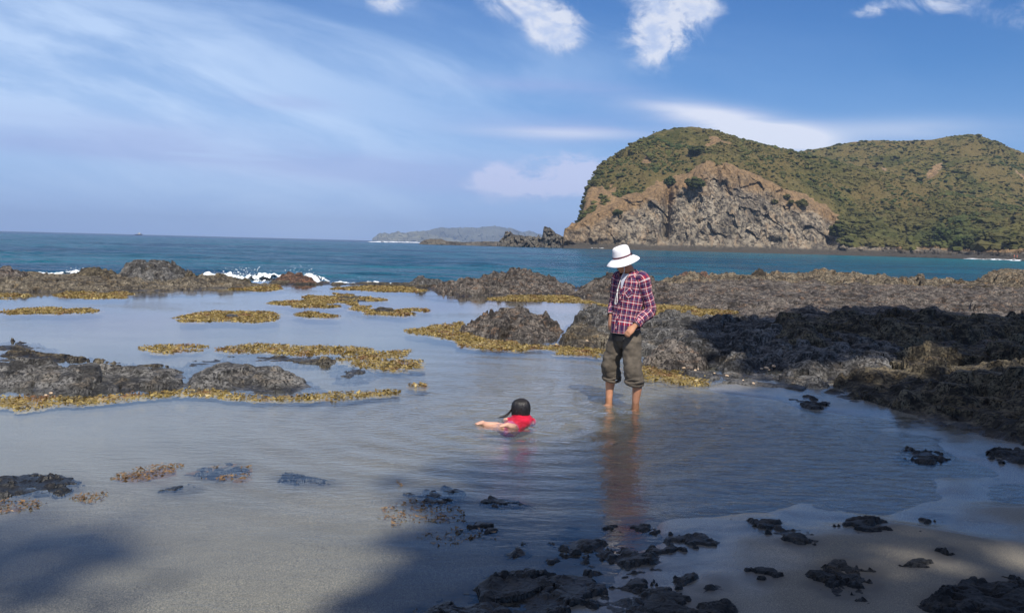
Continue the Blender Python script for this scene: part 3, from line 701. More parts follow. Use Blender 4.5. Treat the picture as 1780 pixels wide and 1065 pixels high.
o = profile_rock('sea_rock', [(862, 426), (869, 417), (875.5, 412), (878.5, 402.5), (883, 401.5), (888, 403.5), (892, 407.5), (903, 409.3), (916, 410.3), (929, 412.5), (937, 410.5), (944, 414), (950, 426)], 625, 22, M['rock_far'], 9, 1.3)
tag(o, 'jagged low sea rock with a square knob at its left end', 'rock')
o = profile_rock('sea_stack', [(938, 426), (943, 410), (945, 396), (947, 394), (951, 393.8), (957, 397), (967, 405), (975, 411), (983, 416), (992, 427)], 615, 20, M['rock_far'], 11, 1.2)
tag(o, 'pointed sea stack leaning beside the foot of the headland', 'sea stack')

# ------------------------------------------------------------------ rocks of the shore
def rock(name, label, poly, H, m, edge=0.5, amp=None, seed=1, base=-0.10, cat='rock', group=None, q=1.0, sc=1.0, warp=0.35, ground=False, frag=True, peak=None, raise_=None):
    P = [G(*p) if p[1] > 300 else tuple(p) for p in poly]
    amp = H * 0.34 if amp is None else amp
    th = [math.atan2(*p) for p in P]; rr = [math.hypot(*p) for p in P]
    mg = edge * warp * 1.5 + 0.05
    dth = 0.0014 * q; dlr = 0.0024 * q
    t0, t1 = min(th) - mg / min(rr), max(th) + mg / min(rr)
    X, Y, TH, R = fan(np.arange(t0, t1, dth), rows(max(1, min(rr) - mg), max(rr) + mg, dlr))
    d = sdf(X, Y, P)
    k = 1.0 / (edge + 0.15)
    d = d + edge * warp * (fbm(X * k * 1.2, Y * k * 1.2, 4, .6, seed) + .5 * fbm(X * k * 5, Y * k * 5, 3, .6, seed + 2))
    if ground and frag: d = d + .10 - .13 * sstep(fbm(X * 3.6, Y * 4.6, 4, .65, seed + 31), -.12, .22)
    t = sstep(d, -0.12 * edge, edge)
    body = t ** 0.8
    shape = 0.72 + 0.55 * fbm(X * .9 * sc, Y * .55 * sc, 3, .5, seed + 5)
    if peak is not None:
        for (pk, pr, ph) in peak:
            gx, gy = G(*pk); shape = shape + ph * np.exp(-(((X - gx) / pr[0]) ** 2 + ((Y - gy) / pr[1]) ** 2))
    Hh = H if raise_ is None else raise_(X, Y)
    Hh = Hh * (1.0 if ground else 0.80)
    Z = base + (Hh * shape - base) * body
    wx_ = X + 0.10 * fbm(X * 2, Y * 2, 2, .5, seed + 8); wy_ = Y + 0.10 * fbm(X * 2, Y * 2, 2, .5, seed + 9)
    rot = 0.35; ux, uy = wx_ * math.cos(rot) + wy_ * math.sin(rot), -wx_ * math.sin(rot) + wy_ * math.cos(rot)
    fa, fb_, fc_ = 1.0 * sc, 2.5 * sc, 6.5 * sc
    f1, e1 = facets(ux * fa, uy * fa, seed); f2, e2 = facets(ux * fb_ * .8, uy * fb_, seed + 3); f3, e3 = facets(ux * fc_ * .8, uy * fc_, seed + 6)
    am = sstep(d, -0.1 * edge, 0.45 * edge)
    bl = (np.abs(perlin(wx_ * 1.3 * sc, wy_ * 1.3 * sc, seed + 21)) + .45 * np.abs(perlin(wx_ * 3.3 * sc, wy_ * 3.3 * sc, seed + 22)) - .36) * .26 / sc
    A_ = min(1.0, amp / .22)
    rv = .35 + 1.15 * sstep(fbm(X * .9 * sc, Y * .9 * sc, 3, .5, seed + 41), -.22, .28)
    rel = .13 / fa * f1 + .13 / fb_ * f2 * (.5 + .5 * rv) + .10 / fc_ * f3 * rv + bl - .06 / fa * sstep(e1, .10, 0) - .07 / fb_ * sstep(e2, .12, 0) - .06 / fc_ * sstep(e3, .14, 0)
    Z = Z + A_ * am * rel
    stp = .115 / sc * (0.6 + .4 * A_); zt = Z / stp + .5 * perlin(X * .8, Y * .8, seed + 30); fr = zt - np.floor(zt); Z = Z + .62 * am * stp * (sstep(fr, .25, .75) - fr)
    Z = Z + rv * A_ * am * (.013 / sc) * fbm(wx_ * 11 * sc, wy_ * 11 * sc, 3, .6, seed + 13)
    if ground: Z = Z + sand_h(X, Y)
    jx = 0.035 / sc * A_ * am * perlin3(X * 4 * sc, Y * 4 * sc, Z * 7 * sc, seed); jy = 0.035 / sc * A_ * am * perlin3(X * 4 * sc + 40, Y * 4 * sc, Z * 7 * sc, seed)
    o = grid_mesh(name, X + jx, Y + jy, Z, m, mask=d > -0.16 * edge - 0.02, smooth=False)
    if label: tag(o, label, cat, group)
    return o

# left, far
rock('rock_shelf', 'wide low brown rock shelf in front of the grey boulder mound', [(-160, 474), (0, 478), (120, 480), (240, 480), (350, 484), (440, 491), (485, 498), (460, 503), (390, 503), (330, 509), (240, 509), (180, 511), (60, 509), (-160, 512)], 0.16, M['rock_shelf'], 1.6, 0.14, 1, sc=.9)
rock('boulder_mound', 'big craggy grey rock mound by the surf at left', [(188, 489), (215, 492), (270, 492), (325, 490), (340, 484), (300, 479), (240, 478), (200, 482)], 0.66, M['rock_grey'], 0.85, 0.34, 2, sc=1.1, peak=[((252, 485), (.8, 1.3), .42)])
rock('rock', 'low dark rock spine tapering right from the big grey mound', [(320, 492), (400, 495), (455, 497), (400, 488), (340, 484), (310, 486)], 0.26, M['rock_dark'], 0.6, 0.18, 3)
rock('rock', 'low dark rock by white surf left of the big grey mound', [(128, 483), (165, 484), (205, 484), (205, 477), (160, 475), (128, 478)], 0.34, M['rock_dark'], 0.7, 0.16, 4)
rock('rock', 'flat dark rock slab at the far left edge by the surf', [(-100, 492), (0, 494), (60, 494), (95, 490), (60, 482), (0, 478), (-100, 476)], 0.34, M['rock_brown'], 0.9, 0.18, 5)
rock('rock', 'pale tan rock hump on the brown shelf left of the mound', [(60, 505), (130, 506), (200, 504), (212, 499), (180, 494), (90, 496)], 0.26, M['rock_shelf'], 0.7, 0.12, 6)
rock('rock', 'rust red rubble rock washed by surf between the two breakers', [(474, 491), (520, 494), (560, 495), (556, 489), (520, 484), (480, 483)], 0.26, M['rock_rust'], 0.6, 0.2, 7, sc=1.5)
rock('reef_lip', 'narrow weedy rock lip holding the pool back from the surf', [(430, 497), (520, 495.5), (620, 496.5), (700, 499), (760, 503), (800, 500), (720, 493), (620, 490.5), (520, 489), (440, 489)], 0.055, M['rock_dark'], 0.7, 0.06, 8)
# centre back mound
rock('rock', 'small dark rock left of the reddish brown reef mound', [(702, 498), (735, 500), (780, 498), (780, 491), (740, 489), (706, 491)], 0.30, M['rock_grey'], 0.7, 0.16, 9)
rock('rock_mound', 'reddish brown craggy reef mound behind the person to the left', [(735, 507), (760, 514), (850, 517), (940, 514), (1000, 512), (1010, 500), (960, 490), (860, 488), (790, 492), (745, 500)], 0.46, M['rock_brown'], 2.4, 0.30, 10, peak=[((900, 499), (1.7, 2.6), .75)])
rock('rock', 'grey brown reef hump directly behind the person', [(975, 514), (1040, 520), (1120, 524), (1180, 515), (1200, 505), (1100, 496), (1010, 498)], 0.62, M['rock_brown'], 1.7, 0.28, 11)
# centre mid rock
rock('rock', 'large rugged dark rock in the pool left of the person', [(796, 576), (830, 586), (880, 592), (930, 594), (972, 592), (985, 575), (960, 562), (900, 556), (840, 560), (806, 567)], 0.42, M['rock_brown'], 0.8, 0.24, 12, sc=1.2, peak=[((912, 573), (.42, .8), .45), ((835, 573), (.3, .6), .2)])
rock('rock', 'pale grey tan rock lobe leaning on the dark rock left of the person', [(962, 596), (1000, 607), (1050, 607), (1085, 600), (1090, 580), (1040, 570), (985, 575), (962, 584)], 0.36, M['rock_shelf'], 0.5, 0.16, 13, sc=1.2)
rock('rock', 'dark rock with a shadowed hollow beside the person at hip height', [(975, 582), (1060, 588), (1120, 585), (1120, 565), (1060, 556), (990, 560)], 0.44, M['rock_grey'], 0.6, 0.22, 14, sc=1.2)
# right reef, back to front
rock('rock_ridge', 'long ochre brown rock ridge along the far edge of the right reef', [G(1130, 480, .3), G(1165, 487, .3), G(1300, 489, .3), G(1500, 494, .3), G(1700, 500, .3), (30, 36), (34, 44), (22, 52), (14, 52), (8, 47)], 0.40, M['rock_ridge'], 1.8, 0.24, 15, sc=.9,
     peak=[((1375, 482, .3), (1.2, 2), 1.0), ((1450, 482, .3), (1.6, 2.2), .95), ((1205, 484, .3), (1.0, 1.6), .6), ((1570, 488, .3), (1.4, 2), .5), ((1300, 486, .3), (1.0, 1.5), .4)])
rock('rock', 'tall blocky ochre rock at the far right edge of the reef', [G(1680, 492, .3), G(1730, 496, .3), G(1850, 500, .3), G(1900, 490, .3), G(1850, 478, .3), G(1700, 478, .3)], 0.92, M['rock_ridge'], 1.2, 0.3, 16, sc=.8)
rock('rock', 'knobbly rust brown rock at the reef edge right of the person', [G(1168, 487, .1), G(1210, 492, .1), G(1245, 490, .1), G(1240, 482, .1), G(1200, 479, .1), G(1172, 481, .1)], 0.52, M['rock_rust'], 0.8, 0.24, 17)
def rz(X, Y):
    return 0.14 + 0.20 * sstep(X, 2.5, 9) + 0.08 * sstep(Y, 22, 34)
rock('rock_platform', 'broad flat grey brown rock platform filling the right middle distance', [G(1080, 528), G(1130, 527), G(1285, 548), G(1400, 560, .2), G(1780, 620, .3), (14, 13), (26, 16), (36, 34), (28, 46), (16, 46), (8, 42), (3.5, 33), G(1060, 512)], 0.4, M['rock_brown'], 1.2, 0.10, 18, raise_=rz, sc=.9, q=1.4)
def rz2(X, Y): return 0.24 + 0.10 * sstep(X, 3, 6)
rock('rock_field', 'lit grey brown rock field beside the person and right of the orange weed', [G(1050, 605), G(1090, 612), G(1130, 640), G(1200, 642), G(1290, 640), G(1400, 660), (5.5, 12), (7.5, 17), (6.2, 20.5), G(1270, 553), G(1120, 553), G(1060, 570)], 0.34, M['rock_grey'], 0.7, 0.15, 19, raise_=rz2, sc=1.1)
rock('rock', 'reddish dark rock lump at the water edge just right of the person', [G(1112, 636), G(1150, 646), G(1210, 648), G(1240, 640), G(1240, 622), G(1180, 614), G(1120, 618)], 0.36, M['rock_brown'], 0.35, 0.17, 20, sc=1.5)
rock('rock', 'pale veined grey rock facing the pool right of the reddish lump', [G(1238, 648), G(1290, 656), G(1340, 652), G(1345, 625), G(1290, 610), G(1240, 620)], 0.36, M['rock_grey'], 0.4, 0.16, 21, sc=1.4)
rock('rock_mound', 'dark shaded rock mound with a rounded top in the middle of the right reef', [G(1290, 590, .2), G(1400, 610, .2), G(1560, 600, .2), G(1700, 590, .3), (12, 17), (13, 20), (8, 21), (4.6, 19)], 0.50, M['rock_dark'], 1.3, 0.17, 22, peak=[((1545, 560, .3), (1.2, 1.3), .35), ((1380, 562, .3), (1.2, 1.2), .25)])
rock('rock_mound', 'huge black shaded rock slope descending to the pool at right', [G(1385, 668), G(1430, 690), G(1500, 706), G(1600, 742), G(1700, 768), G(1800, 790), (6.5, 5.5), (12, 8), (14, 16), (9, 16.5), (5.4, 14.5), G(1420, 640, .1)], 0.46, M['rock_dark'], 2.2, 0.17, 23, q=1.25, base=-.06, peak=[((1620, 680, .3), (1.3, 1.4), .25)], sc=1.0)
rock('rock', 'low pale grey rock wedge in light at the foot of the black slope', [G(1330, 660), G(1390, 676), G(1450, 680), G(1470, 655, .1), G(1420, 630, .1), G(1350, 636, .1)], 0.26, M['rock_grey'], 0.4, 0.13, 24, sc=1.4)
rock('rock', 'low wet grey rock apron between the pool edge and the veined rock', [(1150, 655), (1200, 664), (1250, 672), (1330, 680), (1400, 692), (1455, 694), (1420, 664), (1330, 648), (1240, 644), (1160, 644)], .05, M['rock_grey'], .4, .05, 34, sc=1.5)
# left front reef
rock('rock', 'long low grey rock ledge along the left side of the pool', [(-120, 690), (0, 682), (60, 690), (130, 692), (200, 690), (270, 684), (330, 682), (375, 668), (340, 644), (240, 642), (170, 640), (90, 636), (0, 634), (-120, 632)], 0.21, M['rock_grey'], 0.7, 0.10, 25, sc=1.3, warp=.12)
rock('rock', 'low grey rock hump continuing right from the long ledge', [(300, 680), (390, 680), (470, 688), (540, 686), (572, 672), (560, 655), (500, 642), (430, 640), (370, 642), (305, 650)], 0.18, M['rock_grey'], 0.65, 0.10, 26, sc=1.3, warp=.12)
rock('rock', 'small grey rock right of the low hump amid orange weed', [(556, 655), (600, 662), (650, 656), (662, 642), (620, 633), (572, 638)], 0.08, M['rock_grey'], 0.4, 0.08, 27, sc=1.5)
rock('rock', 'thin flat rock ribs breaking the water above the long ledge', [(-60, 628), (60, 632), (170, 634), (290, 640), (300, 634), (180, 622), (90, 612), (0, 606), (-60, 604)], 0.035, M['rock_dark'], 0.5, 0.045, 28, sc=1.2, warp=1.0)
rock('rock', 'scattered flat rock slivers in the water by the left edge', [(-60, 612), (30, 616), (90, 612), (120, 602), (30, 592), (-60, 588)], 0.03, M['rock_dark'], 0.5, 0.04, 29, warp=1.0)
rock('rock', 'thin broken rock ribs in the water between two weed strips', [(300, 640), (380, 640), (450, 632), (560, 636), (620, 630), (600, 618), (480, 614), (380, 620), (300, 632)], 0.025, M['rock_dark'], 0.4, 0.04, 30, warp=1.2)
# weed-topped flat rocks
rock('rock', 'flat dark rock showing through the weed mat in mid pool', [(560, 524), (610, 527), (655, 524), (640, 514), (600, 511), (565, 515)], 0.05, M['rock_dark'], 0.5, 0.045, 31)
rock('rock', 'small flat dark rock under the right end of the mid pool weed', [(640, 543), (690, 546), (700, 540), (670, 535), (640, 537)], 0.045, M['rock_dark'], 0.3, 0.04, 32)
rock('rock', 'flat grey rock inside the weed patch left of centre', [(372, 556), (410, 556), (432, 550), (400, 545), (372, 549)], 0.05, M['rock_grey'], 0.3, 0.05, 33)
print('rocks', time.time() - T0)
# foreground rocks half buried in sand
for lab, poly, H, sd_ in FG:
    rock('rock', lab, poly, H * .58, M['rock_black'], 0.12, .07, sd_, base=-.03, sc=3.6, q=1.0, warp=.7, ground=True)
SMALL = ['small dark stone by the reflection of the legs', 'small dark stone left of the flat rock at the shadow edge', 'widest small stone, lower middle right, in shade', 'small dark stone above the middle bottom edge rock', 'small dark stone right of the branching black rock', 'small stone left on the sunlit sand rim', 'small stone under the sunlit sand rim', 'small stone near the right picture edge on lit sand', 'leftmost small stone on the pale sand', 'small stone below the dark rock on the sand rim', 'small stone left of the branching black rock bottom', 'small stone between reflection and striped slab', 'small stone on the tail of the branching rock', 'small stone above the wide bottom edge rock', 'small stone beside sparse brown weed on the sand', 'small stone right of the compact black rock', 'small stone below the compact black rock on the sand']
for i, (x, y, w) in enumerate([(1050, 895, 9), (800, 895, 7), (1255, 985, 12), (1085, 1010, 10), (1180, 985, 10), (1580, 975, 8), (1560, 1000, 9), (1690, 985, 9), (640, 945, 7), (1350, 985, 8), (905, 1002, 10), (1270, 905, 7), (1020, 950, 8), (840, 985, 7), (760, 905, 7), (1600, 935, 9), (1440, 955, 7)]):
    pl = [(x - w, y), (x - w * .3, y + w * .4), (x + w, y + w * .15), (x + w * .5, y - w * .35), (x - w * .5, y - w * .3)]
    lab = SMALL[i]
    rock('small_rock', lab, pl, .02, M['rock_black'], 0.06, .08, 80 + i, base=-.02, sc=4, q=1.2, ground=True, frag=False, group='small dark rocks bedded in the foreground sand', warp=.8)
print('fg', time.time() - T0)

# ------------------------------------------------------------------ seaweed
def weed(label, poly, seed, m=None, dens=1700, h=0.014, rag=1.05, size=0.016):
    m = m or M['weed']
    P = np.array([G(*p) for p in poly]); rs = np.random.RandomState(seed)
    lo, hi = P.min(0) - .2, P.max(0) + .2
    dist = math.hypot(*(P.mean(0)))
    th = np.arctan2(P[:, 0], P[:, 1]); rr = np.hypot(P[:, 0], P[:, 1])
    X, Y, TH, R = fan(np.arange(th.min() - .01, th.max() + .01, 0.0022), rows(rr.min() * .98, rr.max() * 1.02, 0.0035))
    wid = 0.035 * dist * rag
    def dd(X, Y):
        k = 9.0 / dist
        return sdf(X, Y, P) + wid * (fbm(X * k, Y * k * .7, 4, .65, seed) * 1.3 - .15) - wid * .8 * sstep(fbm(X * k * 1.6, Y * k, 3, .6, seed + 4), .12, .4)
    d = dd(X, Y)
    Z = -0.03 + (h + .012) * sstep(d, -wid * .3, wid * .9) + h * 1.5 * fbm(X * 3.2, Y * 3.2, 5, .75, seed + 2) + h * .5 * rs.rand(*X.shape)
    used, Fc = grid_faces(d > -wid * .3)
    V = np.stack([X.ravel(), Y.ravel(), Z.ravel()], 1)[used]; tn = (0.45 + .22 * rs.rand(len(V)) + .3 * perlin(V[:, 0] * 3, V[:, 1] * 3, seed)).clip(0, 1)
    area = (hi[0] - lo[0]) * (hi[1] - lo[1]); n = int(min(area * dens, 60000))
    q = lo + rs.rand(n, 2) * (hi - lo); d2 = dd(q[:, 0], q[:, 1]); q = q[d2 > -wid * .15][:22000]; n = len(q)
    sz = size * (0.7 + dist / 25.0) * (0.6 + .9 * rs.rand(n))
    zb = h * (.9 * rs.rand(n) ** 1.4)
    c = np.stack([q[:, 0], q[:, 1], zb], 1)
    tri = rs.randn(n, 3, 3) * np.array([1, 1, .55]); tri = tri * sz[:, None, None] * .8 + c[:, None]
    V2 = tri.reshape(-1, 3); F2 = np.arange(n * 3).reshape(-1, 3); t2 = np.repeat((.55 + .2 * rs.randn(n)).clip(0, 1), 3)
    F1 = np.concatenate([Fc[:, [0, 1, 2]], Fc[:, [0, 2, 3]]])
    o = mesh('seaweed_patch', np.concatenate([V, V2]), np.concatenate([F1, F2 + len(V)]), m, attrs={'tone': np.concatenate([tn, t2])})
    tag(o, label, 'seaweed'); return o
weed('straight golden weed strip in the pool at the left edge', [(-80, 549), (60, 547), (130, 546), (203, 541), (150, 536), (90, 534), (0, 536), (-80, 538)], 1)
weed('golden weed patch around a flat rock left of centre', [(330, 557), (400, 561), (470, 556), (492, 547), (450, 541), (380, 541), (335, 549)], 2)
weed('small golden weed strip just right of that patch', [(510, 546), (560, 550), (592, 547), (560, 540), (520, 540)], 3)
weed('large golden weed patch in mid pool, left lobe', [(478, 527), (520, 534), (580, 534), (600, 524), (662, 520), (640, 511), (570, 509), (520, 518)], 4)
weed('golden weed mat in mid pool, right lobe below the flat rock', [(598, 538), (640, 545), (690, 549), (746, 538), (720, 534), (670, 538), (640, 532), (610, 524)], 5)
weed('broad golden weed fringe round the foot of the rugged pool rock', [(722, 573), (760, 588), (800, 600), (880, 606), (960, 612), (1000, 618), (1052, 622), (1056, 610), (980, 600), (900, 594), (840, 590), (800, 578), (800, 560), (760, 566)], 6)
weed('small isolated golden weed strip above the left ledge', [(263, 606), (300, 612), (345, 609), (362, 603), (320, 598), (280, 599)], 7)
weed('long golden weed belt above the low grey hump', [(372, 608), (440, 614), (520, 620), (600, 618), (660, 625), (695, 606), (640, 600), (540, 603), (450, 600)], 8)
weed('golden weed clump linking belt and small grey rock', [(600, 622), (640, 632), (676, 645), (700, 652), (690, 636), (664, 624), (640, 616)], 9)
weed('small square golden weed clump alone in open water', [(682, 636), (708, 641), (734, 638), (732, 627), (705, 623), (686, 628)], 10)
weed('golden weed fringe along the front of the long grey ledge', [(-80, 700), (40, 712), (110, 704), (200, 696), (300, 688), (300, 680), (200, 686), (120, 692), (40, 690), (-80, 690)], 11, rag=.35)
weed('golden weed fringe below the low grey hump', [(290, 686), (380, 690), (440, 700), (520, 695), (600, 692), (692, 684), (690, 678), (600, 682), (540, 684), (450, 688), (380, 678), (300, 676)], 12, rag=.3)
weed('golden weed bed at the water edge right of the person', [(1110, 655), (1150, 668), (1200, 674), (1236, 668), (1230, 652), (1180, 648), (1130, 640), (1100, 644)], 13)
weed('orange weed flat between the reef humps behind the person', [(1100, 541), (1180, 549), (1250, 548), (1290, 541), (1270, 533), (1180, 530), (1120, 529)], 14, rag=.25)
weed('weed clinging below the brown shelf in front of the mound', [(95, 514), (150, 519), (210, 518), (250, 512), (200, 507), (120, 508)], 15)
weed('weed strip at the far left foot of the brown shelf', [(-60, 520), (20, 519), (70, 514), (30, 510), (-60, 512)], 16)
weed('weed on the reef lip left of the reddish mound', [(590, 501), (660, 506), (720, 508), (756, 505), (700, 497), (620, 496)], 17)
weed('weed band along the foot of the reddish mound', [(860, 520), (940, 523), (1060, 532), (1062, 525), (980, 514), (900, 514)], 18)
weed('tiny golden weed tuft in open water left of the swimmer', [(722, 668), (736, 672), (748, 669), (738, 664)], 19)
weed('weed on the right tip of the brown shelf', [(400, 503), (450, 505), (480, 501), (460, 495), (410, 497)], 20)
W2 = M['weed2']
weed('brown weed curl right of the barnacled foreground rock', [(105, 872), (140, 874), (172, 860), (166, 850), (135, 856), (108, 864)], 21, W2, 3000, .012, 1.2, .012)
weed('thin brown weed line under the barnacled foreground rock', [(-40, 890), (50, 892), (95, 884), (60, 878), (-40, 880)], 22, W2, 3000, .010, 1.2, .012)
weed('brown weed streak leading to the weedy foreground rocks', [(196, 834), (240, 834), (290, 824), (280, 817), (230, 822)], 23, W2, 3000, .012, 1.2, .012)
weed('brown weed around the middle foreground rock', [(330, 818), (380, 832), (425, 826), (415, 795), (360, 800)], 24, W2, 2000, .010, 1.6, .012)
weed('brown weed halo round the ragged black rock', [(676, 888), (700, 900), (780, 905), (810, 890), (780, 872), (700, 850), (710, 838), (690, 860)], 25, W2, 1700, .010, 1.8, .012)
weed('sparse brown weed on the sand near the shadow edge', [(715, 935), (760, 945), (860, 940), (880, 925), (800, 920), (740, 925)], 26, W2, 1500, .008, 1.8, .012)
print('weed', time.time() - T0)

# ------------------------------------------------------------------ foam and surf
def foam(label, line, width, h, seed, z=SEA, spray=0, name='breaking_wave', step=None):
    L = np.array([G(x, y, z) for x, y in line]); seg = np.hypot(*np.diff(L, axis=0).T); cu = np.r_[0, np.cumsum(seg)]
    dist = math.hypot(*L.mean(0)); st = step or max(0.04, dist * .0012); n = int(cu[-1] / st) + 2; tt = np.linspace(0, cu[-1], n)
    cx, cy = np.interp(tt, cu, L[:, 0]), np.interp(tt, cu, L[:, 1])
    tx, ty = np.gradient(cx), np.gradient(cy); ln = np.hypot(tx, ty) + 1e-9; nx, ny = -ty / ln, tx / ln
    m_ = 26; v = np.linspace(-1, 1, m_)[:, None]; endt = np.minimum(1, np.minimum(tt, cu[-1] - tt) / (cu[-1] * .12))
    k = 1.0 / width
    wloc = width * (0.75 + .9 * perlin(tt * k * .7, tt * 0, seed)) * endt; wloc = np.maximum(wloc, .02 * width)
    X = cx[None] + nx[None] * v * wloc[None]; Y = cy[None] + ny[None] * v * wloc[None]
    hloc = h * endt[None] * (1 - v ** 2) * np.clip(.65 + 1.1 * fbm(X * k * 1.1, Y * k * .5, 3, .6, seed + 1), 0.05, 2)
    Z = z - .03 + hloc + h * .7 * (1 - v ** 2) * fbm(X * k * 4, Y * k * 5, 4, .7, seed + 2)
    hole = fbm(X * k * 2.2, Y * k * 2.2, 4, .65, seed + 5) > (-.30 + .30 * np.abs(v))
    used, Fc = grid_faces(hole | (np.abs(v) < .12)); V = np.stack([X.ravel(), Y.ravel(), Z.ravel()], 1)[used]
    Fc = np.concatenate([Fc[:, [0, 1, 2]], Fc[:, [0, 2, 3]]])
    if spray:
        rs = np.random.RandomState(seed); i = rs.randint(0, n, spray); pk = np.clip(.3 + 1.4 * perlin(tt[i] * k * .9, tt[i] * 0, seed + 1), .05, 2)
        P = np.stack([cx[i] + rs.randn(spray) * width * .3, cy[i] + rs.randn(spray) * width * .4, z + h * endt[i] * pk * rs.rand(spray) ** 2.4 * 1.7], 1)
        V2, F2, _ = clumps(P, np.exp(rs.randn(spray) * .5) * dist * .00022, np.zeros(spray), ICO1, seed, .8); Fc = np.concatenate([Fc, F2 + len(V)]); V = np.concatenate([V, V2])
    o = mesh(name, V, Fc, M['foam'], smooth=True); tag(o, label, 'wave'); return o
foam('white surf line at the far left behind the flat slab', [(40, 478), (100, 476.5), (165, 477)], 1.0, .22, 1, spray=400)
foam('surf wash between the low dark rock and the big grey mound', [(140, 477.5), (170, 479), (200, 479)], .6, .10, 2)
foam('tallest splashing white breaker right of the grey mound', [(345, 484), (400, 486), (440, 487), (505, 489)], 1.5, .36, 3, spray=1600)
foam('small surf burst behind the rust red rock', [(490, 488), (520, 488.5), (560, 491)], .9, .34, 4, spray=600)
foam('long white breaker against the reef lip in mid picture', [(560, 494), (620, 495), (680, 496.5), (712, 497.5)], 1.2, .17, 5, spray=700)
foam('small white wash in a reef gap right of the person', [(1165, 492), (1185, 493.5), (1200, 494)], .7, .10, 6)
foam('white surf round the seaward tip of the long low reef', [(650, 420.8), (690, 421.4), (720, 422.0), (757, 423)], 16, 1.1, 7, spray=60)
foam('burst of white spray beyond the long low reef', [(813, 424), (820, 424), (829, 424)], 8, 1.9, 8, spray=80)
foam('thin surf line at the foot of the jagged sea rock', [(872, 427.6), (885, 428), (900, 428.2)], 9, .8, 9)
foam('thin surf line below the pointed sea stack', [(945, 430.2), (957, 430.5), (970, 430.8)], 9, .8, 10)
foam('surf line on the rocks just left of the white hat', [(1020, 432.3), (1034, 432.7), (1052, 433.2)], 11, 1.0, 11)
foam('long white surf line along the stony beach at far right', [(1650, 448.5), (1700, 450.5), (1760, 452.8), (1850, 455.5)], 12, .9, 12)
foam('faint broken surf along the beach right of the cliff', [(1530, 444.8), (1570, 445.8), (1620, 447.3)], 6, .5, 13)
foam('tiny wash of foam below the right foot of the cliff', [(1470, 442.8), (1490, 443.2), (1500, 443.4)], 6, .6, 14)
print('foam', time.time() - T0)

# pale pebbles and shells at the rock foot
M['pebble'] = plain('pale shell pebble', (0.52, 0.38, 0.25), 0.6, .3, 30)
PEB = [(1187, 641), (1207, 645), (1212, 643), (1322, 642), (1330, 641), (1335, 644), (1343, 638), (1300, 640), (1376, 668), (1290, 662), (1308, 668), (1350, 660), (84, 688), (93, 685), (1020, 594), (1262, 655), (1240, 650)]
PEBL = ['pale pebble, leftmost of the row under the reddish rock lump', 'pale pebble, lower of the close pair under the reddish lump', 'pale pebble, upper of the close pair under the reddish lump', 'pale pebble under the veined rock, second from left in its cluster', 'pale pebble touching its left neighbour in the cluster under the veined rock', 'pale pebble nearest the water in the cluster under the veined rock', 'pale pebble topmost at the right of the veined rock', 'pale pebble alone left of the cluster under the veined rock', 'pale pebble furthest right near the black slope', 'pale pebble at the wet edge below the veined rock, left of two', 'pale pebble at the wet edge below the veined rock, right of two', 'pale pebble between the veined rock and the pale wedge', 'yellowish pebble under the long left ledge, left of two', 'yellowish pebble under the long left ledge, right of two', 'pale pebble by the tan rock lobe left of the person', 'pale pebble between reddish lump and veined rock, right one', 'pale pebble between reddish lump and veined rock, left one']
for k, (x, y) in enumerate(PEB):
    gx, gy = G(x, y, .03); rs = np.random.RandomState(k); v, f = ICO2; dist = math.hypot(gx, gy); r_ = (.011 + .012 * rs.rand()) * dist / 12
    V = v * (1 + .1 * rs.randn(len(v), 1)) * np.array([1.4, 1, .7]) * r_
    o = mesh('pebble', V, f, M['pebble'], smooth=True); o.location = (gx, gy - .05, .045 + r_ * .3); o.rotation_euler = (rs.rand() * .6, 0, rs.rand() * 3)
    tag(o, PEBL[k], 'pebble', 'pale pebbles washed against the foot of the rocks')

